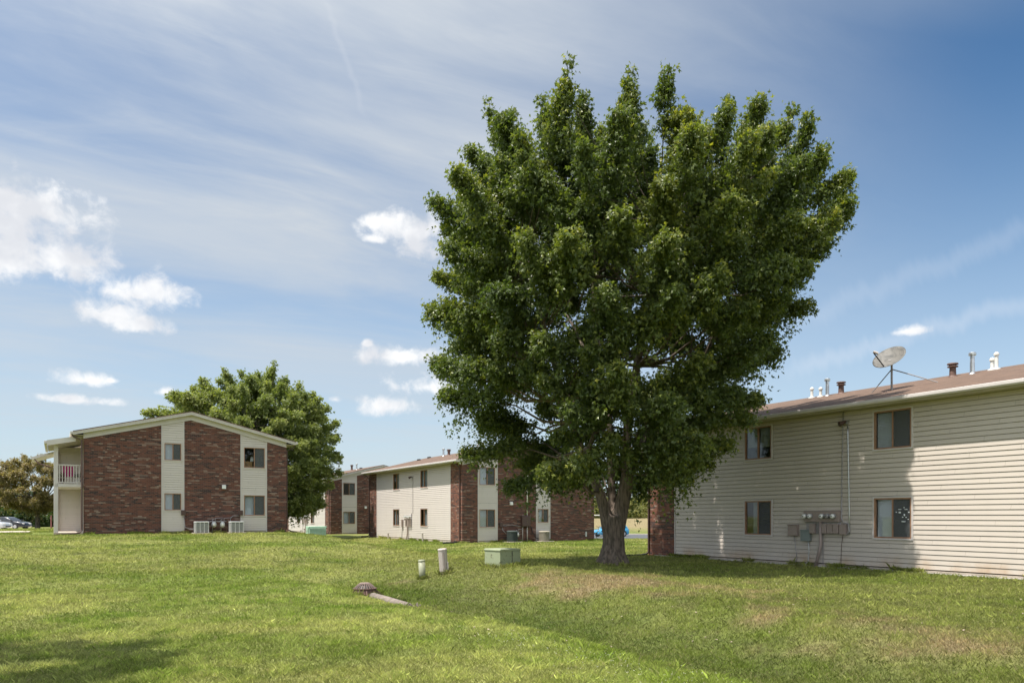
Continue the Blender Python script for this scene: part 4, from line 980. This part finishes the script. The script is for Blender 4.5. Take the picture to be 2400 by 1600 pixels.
def storm_drain():
    X, Y = -3.62, 18.9; Z = h1(X, Y)
    c = empty('storm_drain', (X, Y, Z+.05), 0, label='rusty domed iron storm drain grate in the lawn swale', cat='storm drain')
    MB().lathe((0, 0, 0), [(.33, -.12), (.325, .0), (.30, .015), (.275, .11), (.295, .12), (.295, .135), (.265, .14), (.25, .12), (.24, .0)], 36).build('ring', M['rust'], c)
    d = MB()
    for k in range(22):
        a = 2*math.pi*k/22; ca_, sa_ = math.cos(a), math.sin(a); pts = []
        for t in range(6):
            q = t/5; r = .255-.15*q-.01*math.sin(q*3); z = .135+.125*math.sin(q*1.35); pts.append((r*ca_, r*sa_, z))
        d.tube(pts, .011, 5)
    d.lathe((0, 0, .245), [(.125, 0), (.128, .012), (.11, .022), (.06, .022)], 24); d.build('grate', M['ironlight'], c)
    MB().lathe((0, 0, .12), [(.24, 0), (.16, .085), (.09, .10)], 20).build('throat_shade', M['black'], c)  # black cone stands in for the shade below the grate
    f = MB()
    for k in range(10):
        a = 2*math.pi*k/10; f.prism([(.285, .09), (.43, -.01), (.43, -.03), (.28, -.03)], lambda r, z, d_: (r*math.cos(a)-d_*math.sin(a), r*math.sin(a)+d_*math.cos(a), z), -.012, .012)
    f.build('fin', M['rust'], c)
storm_drain()
def culvert():
    p0, p1 = Vector((-3.36, 18.55, -.0)), Vector((-2.28, 16.95, 0)); z0, z1 = h1(p0.x, p0.y)+.02, h1(p1.x, p1.y)+.02
    o = MB().tube([(p0.x, p0.y, z0), ((p0.x+p1.x)/2, (p0.y+p1.y)/2, (z0+z1)/2), (p1.x, p1.y, z1)], [.105, .11, .105], 16).build('concrete_pipe', M['oldconcrete'], smooth=True)
    tag(o, 'half buried concrete pipe lying beside the rusty drain', 'concrete pipe')
    q = MB(); rr = random.Random(3)
    d = (p1-p0).normalized()
    for i in range(26):
        c = Vector((p1.x, p1.y, z1+.03))+d*rr.uniform(-.1, .35)+Vector((rr.uniform(-.12, .12), rr.uniform(-.1, .1), rr.uniform(-.06, .08))); s = rr.uniform(.02, .05)
        q.add([c+Vector((rr.uniform(-1, 1), rr.uniform(-1, 1), rr.uniform(-1, 1)))*s for _ in range(4)], [(0, 1, 2), (0, 2, 3), (0, 3, 1), (1, 3, 2)])
    tag(q.build('rubble', M['oldconcrete']), 'crumbled concrete at the broken end of the pipe', 'rubble', kind='stuff')
culvert()
def scatter_bits(name, m_, n, fn, lab, cat_, s0, s1, lift):
    rr = random.Random(11); q = MB()
    for i in range(n):
        X, Y = fn(rr); Z = h1(X, Y)+lift; s = rr.uniform(s0, s1); a = rr.uniform(0, 6.28)
        c = Vector((X, Y, Z)); e1 = Vector((math.cos(a), math.sin(a), rr.uniform(-.3, .3)))*s; e2 = Vector((-math.sin(a), math.cos(a), rr.uniform(-.3, .3)))*s*.7; e3 = Vector((0, 0, s*.5))
        q.add([c-e1, c+e2, c+e1, c-e2, c+e3, c-e3], [(0, 1, 4), (1, 2, 4), (2, 3, 4), (3, 0, 4), (1, 0, 5), (2, 1, 5), (3, 2, 5), (0, 3, 5)])
    tag(q.build(name, m_), lab, cat_, kind='stuff')
def clover(rr):
    v = rr.uniform(1.5, 9.5); u = 5.3+rr.gauss(0, .38); return uv2xy(u, v)
scatter_bits('clover_flowers', plain('clover_petal', (.50, .47, .40), .8), 620, clover, 'tiny white clover flowers along the edge of the swale', 'clover', .004, .008, .05)
def litter(rr):
    Y = rr.uniform(10, 24); X = rr.uniform(-.1, .75)*Y; return X, Y
scatter_bits('fallen_leaves', plain('dead_leaf', (.34, .27, .20), .8, var=.4), 120, litter, 'scattered pale fallen leaves on the dry grass', 'fallen leaves', .010, .028, .03)

# ------------------------------------------------------------------ trees
def leaf_cloud(name, O, Dv, Ln, K, size, droop, m_, parent, bright, hang=.8, flat=.5):
    """O shoot origins, Dv directions, Ln lengths; K leaves per shoot"""
    n = len(O); q = (np.arange(K)+rng.random((n, K)))/K; q = .12+.9*q
    P_ = O[:, None]+Dv[:, None]*(Ln[:, None]*q)[..., None]
    P_[..., 2] -= droop[:, None]*(Ln[:, None]*q)**2
    side = rng.normal(0, 1, (n, K, 3)); P_ = P_+side*(.035+.3*size)
    d = Dv[:, None]*.5+rng.normal(0, .55, (n, K, 3)); d[..., 2] -= hang; d /= np.linalg.norm(d, axis=-1, keepdims=True)
    w = np.cross(d, rng.normal(0, flat, (n, K, 3))+np.array([0, 0, .25])+Dv[:, None]*.2); w /= np.linalg.norm(w, axis=-1, keepdims=True)+1e-9
    nn = np.cross(w, d); sg = np.sign(nn[..., 2:3]+1e-9)*np.where(rng.random((n, K, 1)) < .12, -1, 1); w = w*sg; nn = nn*sg
    s = size*rng.uniform(.55, 1.35, (n, K, 1))
    T = np.array([(0, 0, 0), (-.52, .42, -.10), (-.13, .48, .03), (0, 1, -.16), (.13, .48, .03), (.52, .42, -.10)])
    V = P_[:, :, None]+s[:, :, None]*(w[:, :, None]*T[:, 0][:, None]+d[:, :, None]*T[:, 1][:, None]+nn[:, :, None]*T[:, 2][:, None])
    N = n*K; V = V.reshape(-1, 3); i = np.arange(N)*6
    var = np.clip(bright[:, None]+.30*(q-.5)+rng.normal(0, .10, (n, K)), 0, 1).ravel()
    return np_mesh(name, V, [np.stack([i, i+2, i+1], 1), np.stack([i, i+4, i+3, i+2], 1), np.stack([i, i+5, i+4], 1)], m_, parent, var=np.repeat(var, 6))
def unit(a): return a/(np.linalg.norm(a, axis=-1, keepdims=True)+1e-9)
def make_tree(name, base, env, depthk, nl, ns, K, size, m_, bark, label, mind=1.0, lobe=(1.9, .8), limbs=None, spires=0, trunk_r=.3, fork=2.0, group=None, cat='tree', nin=60, seed=1, lean=(0, 0), brt=.42, upk=1.0, skirt=0):
    """env rows (z, left, right) above the base; crown built from leafy branch ends (lobes)"""
    global rng
    rng = np.random.default_rng(seed); rr = random.Random(seed)
    X0, Y0 = base; Z0 = h1(X0, Y0); root = empty(name, (X0, Y0, Z0), 0, label=label, cat=cat, group=group)
    zs = np.array([e[0] for e in env]); le = np.array([e[1] for e in env]); ri = np.array([e[2] for e in env]); ztop, zbot = zs[-1], zs[0]
    ph_k = rng.uniform(0, 6.28, 6); am = rng.uniform(.4, 1, 6)
    def env_r(z, ph):
        l, r = np.interp(z, zs, le), np.interp(z, zs, ri); c = np.cos(ph); a = r if c > 0 else l; b = (l+r)/2*depthk
        R_ = 1/math.sqrt((c/a)**2+(math.sin(ph)/b)**2+1e-9)
        wv = sum(am[k]*math.sin((k+2)*ph+ph_k[k]+z*(.55+.13*k)) for k in range(4))/4
        return R_*(1+.10*wv)
    tips = []; tries = 0
    cc = Vector(((ri.mean()-le.mean())/2, 0, (zbot+ztop)/2))
    while len(tips) < nl+nin and tries < 40000:
        tries += 1; inner = len(tips) >= nl
        z = zbot+(ztop-zbot)*rr.random()**.95; ph = rr.uniform(0, 2*math.pi); Rm = env_r(z, ph)
        f = rr.choice((rr.uniform(.84, 1.0), rr.uniform(.84, 1.0), rr.uniform(.95, 1.08))) if not inner else rr.uniform(.1, .8)
        if not inner and (z > zbot+.86*(ztop-zbot) or z < zbot+.08*(ztop-zbot)): f = math.sqrt(rr.random())
        p = Vector((math.cos(ph)*Rm*f, math.sin(ph)*Rm*f, z))
        rh = math.hypot(p.x, p.y)
        if skirt and (p.z < skirt+.7-(rh-1.2)*(1.25 if p.y > -.8 else .75)-(.7 if p.x < -1.3 else 0)): continue
        md = mind if not inner else mind*.9
        if any((p-t[0]).length < md*t[1] for t in tips): continue
        k = .68+.85*rr.random()**1.6; tips.append((p, k, f, inner))
    if skirt: tips = [t for t in tips if not (t[0].z < 5.6 and t[0].x < -3.1 and t[0].y < .6)]
    O, Dv, Ln, Dr, Br = [], [], [], [], []; twig = []
    forkp = Vector((lean[0]*.5, lean[1]*.5, fork))
    for (p, k, f, inner) in tips:
        hrel = (p.z-zbot)/(ztop-zbot); rad = Vector((p.x, p.y, 0)); rad = rad.normalized() if rad.length > .01 else Vector((0, 0, 1))
        topness = max(0, (hrel-.55)/.45); up = (.22+1.0*topness**1.2)*upk if hrel > .3 else -.15+1.3*hrel
        d = (rad*(1-.55*topness)+Vector((0, 0, up))+Vector((rr.gauss(0, .18), rr.gauss(0, .18), rr.gauss(0, .12)))).normalized()
        L_ = lobe[0]*k*rr.uniform(.85, 1.2); r_ = lobe[1]*k; c0 = p-d*L_
        n = int(ns*1.05*k*k*(1 if not inner else .6)); t = rng.random(n)**.8
        per = rng.normal(0, 1, (n, 3)); dn = np.array(d); per -= (per@dn)[:, None]*dn; per = unit(per)
        o = np.array(c0)+dn*(L_*t)[:, None]
        taper = 1-.62*t**1.6
        dv = unit(per*(.95*taper[:, None])+dn*.65+np.array([0, 0, .42]))
        O.append(o); Dv.append(dv); Ln.append(r_*taper*rng.uniform(.5, 1.15, n))
        dr = .25+.65*(1-hrel)*rng.random(n); Dr.append(dr)
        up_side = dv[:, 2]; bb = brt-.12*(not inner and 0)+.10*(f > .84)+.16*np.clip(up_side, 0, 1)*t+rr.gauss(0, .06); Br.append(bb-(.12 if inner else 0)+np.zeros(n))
        twig.append((c0, p, L_))
    if spires:
        tp = sorted([t for t in tips if not t[3]], key=lambda t: -t[0].z)[:int(spires*1.7)]
        for (p, k, f, inner) in rr.sample(tp, min(spires, len(tp))):
            out = Vector((p.x, p.y, 0))*.05; d = (Vector((0, 0, 1))+out+Vector((rr.gauss(0, .12), rr.gauss(0, .12), 0))).normalized(); L_ = rr.uniform(.35, .95); n = 13
            t = rng.random(n); dn = np.array(d); per = rng.normal(0, 1, (n, 3)); per = unit(per)
            O.append(np.array(p)-dn*.5+dn*((L_+.5)*t)[:, None]); Dv.append(unit(per*.8+dn*.7)); Ln.append(.21*(1-.35*t)); Dr.append(np.full(n, 1.2)); Br.append(np.full(n, brt+.12)+.1*t)
            twig.append((p, p+d*L_, .1))
    O = np.concatenate(O); Dv = np.concatenate(Dv); Ln = np.concatenate(Ln); Dr = np.concatenate(Dr); Br = np.concatenate(Br)
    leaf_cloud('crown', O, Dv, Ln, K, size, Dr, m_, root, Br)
    # trunk and limbs
    tb = MB()
    if limbs is None:
        limbs = []
        for k in range(4):
            a = k*1.57+rr.uniform(-.4, .4); q = forkp+Vector((math.cos(a)*.9, math.sin(a)*.9, (ztop-fork)*.28)); q2 = q+Vector((math.cos(a)*1.0, math.sin(a)*1.0, (ztop-fork)*.30))
            limbs.append([(tuple(forkp-Vector((0, 0, .3))), trunk_r*.62), (tuple(q), trunk_r*.42), (tuple(q2), trunk_r*.2)])
        tb.tube([(0, 0, -.3), (0, 0, .0), (0, 0, .25), tuple(forkp*.6), tuple(forkp)], [trunk_r*1.6, trunk_r*1.35, trunk_r*1.08, trunk_r*.95, trunk_r*.9], 14)
    for lb in limbs: tb.tube([p for p, r in lb], [r for p, r in lb], 14)
    tr_ = tb.build('trunk', bark, root, smooth=True)
    md = tr_.modifiers.new('merge', 'REMESH'); md.mode = 'VOXEL'; md.voxel_size = max(.035, trunk_r*.12); md.use_smooth_shade = True
    br = MB(); nodes = [(Vector(p), r) for lb in limbs for p, r in lb[1:]]
    for (a, b, L_) in twig:
        src = min(nodes, key=lambda nd: (nd[0]-a).length+max(0, nd[0].z-a.z)*1.5)
        m1 = src[0].lerp(a, .5)+Vector((0, 0, -.12*(a-src[0]).length if a.z > src[0].z else .1)); r0 = min(src[1]*.55, .02+.016*(a-src[0]).length)
        br.tube([tuple(src[0]), tuple(m1), tuple(a), tuple(b-(b-a)*.15)], [r0, r0*.75, r0*.45, .006], 6, cap=False)
    br.build('branches', bark, root, smooth=True)
    return root

maple_env = [(1.9, 3.4, 2.0), (2.7, 4.6, 2.9), (4.0, 5.2, 3.6), (5.5, 5.4, 4.2), (7.0, 5.6, 5.0), (8.3, 5.5, 5.9), (9.6, 5.6, 6.4), (11.0, 5.2, 6.6), (11.9, 5.1, 6.8), (12.5, 4.9, 6.6), (12.9, 4.5, 5.6), (13.2, 3.5, 3.9), (13.35, 1.5, 1.9)]
ml = [[((.02, .0, -.35), .66), ((.02, 0, -.08), .58), ((.02, 0, .12), .46), ((.02, 0, .40), .375), ((.02, 0, .95), .345), ((.02, 0, 1.4), .355), ((.03, 0, 1.62), .34)],
      [((.14, 0, 1.2), .25), ((.27, -.02, 1.9), .24), ((.40, -.05, 2.5), .225), ((.46, -.08, 3.0), .195), ((.42, -.05, 3.7), .16), ((.50, 0, 4.8), .145), ((.8, .1, 6.6), .12), ((1.4, .2, 9.0), .08), ((1.6, .3, 11.), .04)],
      [((-.12, 0, 1.15), .24), ((-.28, -.03, 1.85), .19), ((-.46, -.06, 2.4), .165), ((-.66, -.08, 2.9), .155), ((-1.02, -.10, 3.7), .14), ((-1.35, -.1, 4.6), .12), ((-2.0, -.2, 6.8), .09), ((-2.6, -.4, 9.0), .06), ((-2.9, -.5, 11.), .03)],
      [((.02, .16, 1.5), .17), ((.02, .42, 2.3), .135), ((.03, .65, 3.2), .125), ((.0, .9, 4.6), .11), ((-.3, 1.5, 7.), .09), ((-.5, 2., 10.), .05)],
      [((.46, .05, 3.0), .14), ((1.2, .3, 4.4), .11), ((2.6, .6, 6.2), .09), ((4.0, .6, 8.4), .05)],
      [((-1.0, -.1, 3.8), .10), ((-1.8, -.9, 5.2), .08), ((-2.7, -1.8, 6.8), .06), ((-3.2, -2.4, 8.4), .03)],
      [((.5, -.1, 4.6), .12), ((.6, -1.2, 6.2), .09), ((.8, -2.4, 8.), .07), ((.9, -3.0, 10.), .03)]]
# root flare
for k in range(7):
    a = k*.9+.3; ml.append([((math.cos(a)*.12, math.sin(a)*.12, .75), .20), ((math.cos(a)*.30, math.sin(a)*.30, .28), .17), ((math.cos(a)*.52, math.sin(a)*.52, .02), .11), ((math.cos(a)*.78, math.sin(a)*.78, -.14), .06)])
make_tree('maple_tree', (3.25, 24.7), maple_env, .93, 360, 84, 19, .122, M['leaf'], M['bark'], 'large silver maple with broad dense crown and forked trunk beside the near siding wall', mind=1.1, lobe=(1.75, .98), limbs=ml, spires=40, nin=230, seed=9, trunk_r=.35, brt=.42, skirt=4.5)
make_tree('shade_tree', (-20.0, 61), [(1.0, 1.5, 2.0), (2.2, 5., 5.0), (5, 8.4, 6.0), (7.5, 9.2, 6.0), (9.5, 8.4, 5.4), (11.0, 6.6, 4.4), (12.2, 4.2, 3.2), (12.8, 2.0, 1.6)], .75, 210, 52, 13, .20, M['leaf2'], M['bark2'],
    'leafy green tree rising behind the roof of the left building', mind=1.25, lobe=(1.9, 1.15), nin=110, seed=9, trunk_r=.35, fork=2.4, spires=4, brt=.60, upk=.5)
make_tree('shade_tree', (-9.0, 6.5), [(4.6, 1.0, 1.0), (5.6, 2.2, 2.2), (7, 2.4, 2.4), (8.6, 2.0, 2.0), (9.8, 1.0, 1.0)], 1.0, 60, 34, 12, .15, M['leaf2'], M['bark2'],
    'tree beyond the left edge that shades the bottom left corner of the lawn', mind=1.1, lobe=(1.3, .8), nin=22, seed=12, trunk_r=.16, fork=2.0)
make_tree('crabapple_tree', (-38.3, 62), [(1.5, 1.2, 1.0), (2.2, 3.6, 1.6), (3.3, 4.2, 1.9), (4.5, 3.8, 1.7), (5.4, 2.4, 1.2), (5.9, 1.0, .6)], .8, 100, 44, 13, .14, M['leaf_red'], M['bark2'],
    'low spreading tree with rusty brown and green leaves at the far left', mind=.85, lobe=(1.0, .65), nin=24, seed=15, trunk_r=.17, fork=1.4, brt=.62, upk=.6)
bgs = [(-78, 118, 7.5, 5.5, 'leaf_bg', 'dark green tree at the left edge behind the parked cars'), (-70, 124, 6.5, 5, 'leaf_bg', 'dark green tree in the far row, behind the rusty leaved tree'),
       (-62.5, 128, 7.0, 5, 'leaf_bg', 'dark green tree in the far row, next to the balcony porch'), (-85, 112, 8.5, 5, 'leaf_bg', 'tall dark tree mostly past the left edge'),
       (-57, 150, 8, 6, 'leaf_bg', 'dark tree in the far row right beside the porch post')]
hb = [(-77, 'hedge bush in the low dark row, first from the left edge'), (-72, 'hedge bush in the low dark row, behind the silver car'), (-67.5, 'hedge bush in the low dark row, behind the black car'), (-63.5, 'hedge bush in the low dark row, behind the crabapple trunk'), (-59.5, 'hedge bush in the low dark row, nearest the porch')]
for i, (x, lb) in enumerate(hb):
    make_tree('hedge_bush', (x, 105+i), [(.0, 2.6, 2.6), (1.2, 2.9, 2.9), (2.4, 2.2, 2.2), (3.0, .8, .8)], .7, 40, 26, 9, .30, M['leaf_bg'], M['bark2'], lb, mind=1.0, lobe=(1.0, .9), nin=14, seed=80+i, trunk_r=.1, fork=.5, group='low dark hedge bushes at the far left', cat='bush', brt=.4)
for i, (x, y, h, w, mt, lb) in enumerate(bgs):
    make_tree('far_tree', (x, y), [(.3, w*.7, w*.7), (h*.3, w, w), (h*.65, w*.85, w*.85), (h*.9, w*.45, w*.45), (h, .6, .6)], .8, 46, 26, 9, .34, M[mt], M['bark2'], lb, mind=1.9, lobe=(1.9, 1.3), nin=14, seed=30+i, trunk_r=.22, fork=1.5, group='trees in the far left row', brt=.45)
sc = [(17.5, 150, 4.4, 4.2, 'leaf_scrub', 'olive scrub bush on the far bank right of the maple trunk'), (22.5, 146, 3.8, 4.0, 'leaf_scrub', 'yellowish scrub bush on the far bank beside the brown downpipe'), (12.6, 156, 3.6, 3.6, 'leaf_scrub', 'olive scrub bush on the far bank left of the maple trunk'),
      (27, 158, 5.2, 4, 'leaf_scrub', 'taller olive bush on the far bank, just behind the near building corner'), (20, 190, 7.5, 6, 'leaf_bg', 'dark tree beyond the scrub, seen through the fork of the maple'), (11, 200, 7.5, 6, 'leaf_bg', 'dark tree beyond the scrub, beside the middle gable corner'), (31, 205, 8.5, 6.5, 'leaf_bg', 'dark tree beyond the scrub, right of the maple trunk')]
for i, (x, y, h, w, mt, lb) in enumerate(sc):
    big = h > 6
    make_tree('far_tree' if big else 'scrub_bush', (x, y), [(.1, w*.8, w*.8), (h*.35, w, w), (h*.7, w*.8, w*.8), (h, .8, .8)], .8, 34, 22, 9, .36, M[mt], M['bark2'], lb, mind=1.7, lobe=(1.5, 1.1), nin=10, seed=50+i, trunk_r=.15, fork=.8, group='trees beyond the bank' if big else 'scrub bushes on the far bank', cat='tree' if big else 'bush', brt=.5)

# ------------------------------------------------------------------ vehicles
def car(name, X, Y, rz, paint, label, L_=4.3, Wc=1.74, hh=1.45, cat='car', hatch=True, van=False):
    c = empty(name, (X, Y, h1(X, Y)+.03), rz, label=label, cat=cat)
    s = L_/4.3; hl = L_/2
    low = [(-hl, .30), (-hl, .72), (-hl+.12, .90), (-hl+.25, .93), (hl-1.25*s, .95), (hl-.35, .80), (hl-.06, .66), (hl, .48), (hl, .28), (hl-.2, .22), (-hl+.2, .22)]
    b = MB(); b.prism(low, lambda x, z, y: (x, y, z), -Wc/2, Wc/2); b.build('body', paint, c, bevel=.07, smooth=True)
    rear = -hl+.10 if (hatch or van) else -hl+.75
    cab = [(rear, .93), (rear+.28, hh-.05), (rear+.5, hh), (hl-2.25*s, hh), (hl-2.0*s, hh-.04), (hl-1.15*s, .95)]
    if van: cab = [(-hl+.05, .93), (-hl+.12, hh-.04), (-hl+.3, hh), (hl-1.7*s, hh), (hl-1.5*s, hh-.05), (hl-.75*s, .95)]
    def inset(x, z, y): return (x, y*(1-.16*max(0, (z-.93))/(hh-.93)), z)
    b = MB(); b.prism(cab, inset, -Wc/2+.04, Wc/2-.04); b.build('cabin', paint, c, bevel=.05, smooth=True)
    def zx(z, i, j): (x0, z0), (x1, z1) = cab[i], cab[j]; return x0+(x1-x0)*(z-z0)/(z1-z0)
    for sy in (-1, 1):
        zt, zb = hh-.12, .99; cuts_ = [(zx(zb, 0, 1)+.16, zx(zt, 0, 1)+.22), (-.25*s, -.25*s), (-.17*s, -.17*s), (zx(zb, 5, 4)-.14, zx(zt, 5, 4)-.12)]
        for a, e in ((0, 1), (2, 3)):
            g_ = MB(); pts = [(cuts_[a][0], zb), (cuts_[e][0], zb), (cuts_[e][1], zt), (cuts_[a][1], zt)]
            g_.add([inset(x, z, sy*(Wc/2-.035)) for x, z in pts], [(0, 1, 2, 3)]); g_.build('window', M['carglass'], c)
        MB().box(hl-1.35*s, hl-1.15*s, sy*(Wc/2+.0)-.0, sy*(Wc/2+.14), .98, 1.08).build('mirror', paint, c, bevel=.02)
    for (i, j, nm) in ((5, 4, 'windscreen'), (0, 1, 'rear_window')):
        z0, z1 = 1.0, hh-.10; x0, x1 = zx(z0, i, j), zx(z1, i, j); o_ = .012 if i == 5 else -.012; g_ = MB()
        k0, k1 = inset(0, z0, Wc/2-.13)[1], inset(0, z1, Wc/2-.13)[1]
        g_.add([(x0+o_, -k0, z0), (x0+o_, k0, z0), (x1+o_, k1, z1), (x1+o_, -k1, z1)], [(0, 1, 2, 3)]); g_.build(nm, M['carglass'], c)
    for sx in (-hl+.78*s, hl-.82*s):
        for sy in (-1, 1):
            w = MB(); w.tube([(sx, sy*(Wc/2-.20), .31), (sx, sy*(Wc/2-.17), .31), (sx, sy*(Wc/2-.0), .31), (sx, sy*(Wc/2+.015), .31)], [.27, .31, .31, .28], 20); wo_ = w.build('wheel', M['tyre'], c)
            r_ = MB(); r_.tube([(sx, sy*(Wc/2+.012), .31), (sx, sy*(Wc/2+.022), .31)], [.20, .18], 16); r_.build('rim', M['galv'], wo_)
            ar = MB(); ar.tube([(sx, sy*(Wc/2-.02), .33), (sx, sy*(Wc/2+.004), .33)], .365, 20); ar.build('wheel_arch', M['black'], c)
    for sy in (-1, 1):
        MB().box(hl-.22, hl-.02, sy*(Wc/2-.32)-.16, sy*(Wc/2-.32)+.16, .58, .70).build('headlight', M['white'], c, bevel=.03)
        MB().box(-hl-.01, -hl+.1, sy*(Wc/2-.18)-.1, sy*(Wc/2-.18)+.1, .66, .85).build('tail_light', plain('red_lens', (.35, .02, .02), .3), c, bevel=.02)
    MB().box(hl-.02, hl+.02, -.45, .45, .33, .46).build('grille', M['black'], c, bevel=.01)
    return c
def paint(n, col):
    m, t = mat(n); t.b.inputs['Base Color'].default_value = (*col, 1); t.b.inputs['Roughness'].default_value = .28; t.b.inputs['Coat Weight'].default_value = .7; t.b.inputs['Coat Roughness'].default_value = .05
    t.b.inputs['Metallic'].default_value = .25; return m
M['carglass'] = plain('car_glass', (.02, .025, .03), .06, spec=.8, var=0)
car('parked_car', 11.3, 88, R(203), paint('sky_blue_paint', (.05, .36, .62)), 'bright blue hatchback parked on the drive behind the maple trunk', L_=3.9, hh=1.38)
car('parked_car', -57.0, 83, R(2), paint('silver_paint', (.45, .46, .47)), 'silver car cut by the left edge of the photo', L_=5.0, hh=1.75)
car('parked_car', -57.6, 88, R(-4), paint('black_paint', (.02, .02, .025)), 'dark car parked behind the silver one at the far left', hatch=False, hh=1.42)
car('parked_van', -113.2, 190, R(188), paint('white_paint', (.65, .68, .72)), 'small white van far behind the crabapple trunk', hh=1.6, van=True, cat='van')
def sign_post(x, y, h, lab):
    o = MB().box(-.06, .06, -.06, .06, -.3, h).lathe((0, 0, h), [(.085, 0), (.085, .05), (.02, .09)], 8).build('wooden_post', plain('red_brown_post', (.16, .06, .05), .8), bevel=.01); o.location = (x, y, h1(x, y)); tag(o, lab, 'post', 'red brown posts by the car park')
sign_post(-55.5, 87.5+5, 1.5, 'short red-brown post in front of the dark car'); sign_post(-44.4, 72, 1.35, 'red-brown post between the crabapple trunk and the porch')
def bicycle():
    X, Y = 5.9, 55.2; Z = h1(X, Y); c = empty('bicycle', (X, Y, Z), R(25), label='bicycle parked past the right corner of the middle brick gable', cat='bicycle')
    for x in (-.5, .5):
        w = MB(); w.tube([(x+.33*math.cos(a), 0, .34+.33*math.sin(a)) for a in np.linspace(0, 2*math.pi, 25)], .018, 6, cap=False); wo_ = w.build('wheel', M['tyre'], c)
        s_ = MB()
        for k in range(6):
            a = k*math.pi/6; s_.tube([(x-.31*math.cos(a), 0, .34-.31*math.sin(a)), (x+.31*math.cos(a), 0, .34+.31*math.sin(a))], .004, 4)
        s_.build('spokes', M['galv'], wo_)
    f = MB()
    for a, b in (((-.5, .34), (-.2, .75)), ((-.5, .34), (-.08, .32)), ((-.08, .32), (-.22, .85)), ((-.08, .32), (.38, .75)), ((-.2, .75), (.38, .78)), ((.5, .34), (.36, .92))): f.tube([(a[0], 0, a[1]), (b[0], 0, b[1])], .016, 6)
    f.build('frame', M['acwhite'], c); MB().box(-.34, -.10, -.06, .06, .85, .90).build('saddle', M['black'], c, bevel=.02)
    MB().tube([(.33, -.26, .98), (.36, 0, .94), (.33, .26, .98)], .014, 6).build('handlebar', M['black'], c)
bicycle()
def far_fence():
    c = empty('guard_fence', (7.5, 138, h1(12, 138)), 0, label='long low whitish rail fence on the far bank', cat='fence')
    MB().box(0, 9.2, -.03, .03, .55, .72).build('rail', M['white'], c)
    for i in range(4): MB().box(i*3., i*3.+.12, .03, .12, -.8, .85).build('fence_post', M['white'], c)
far_fence()
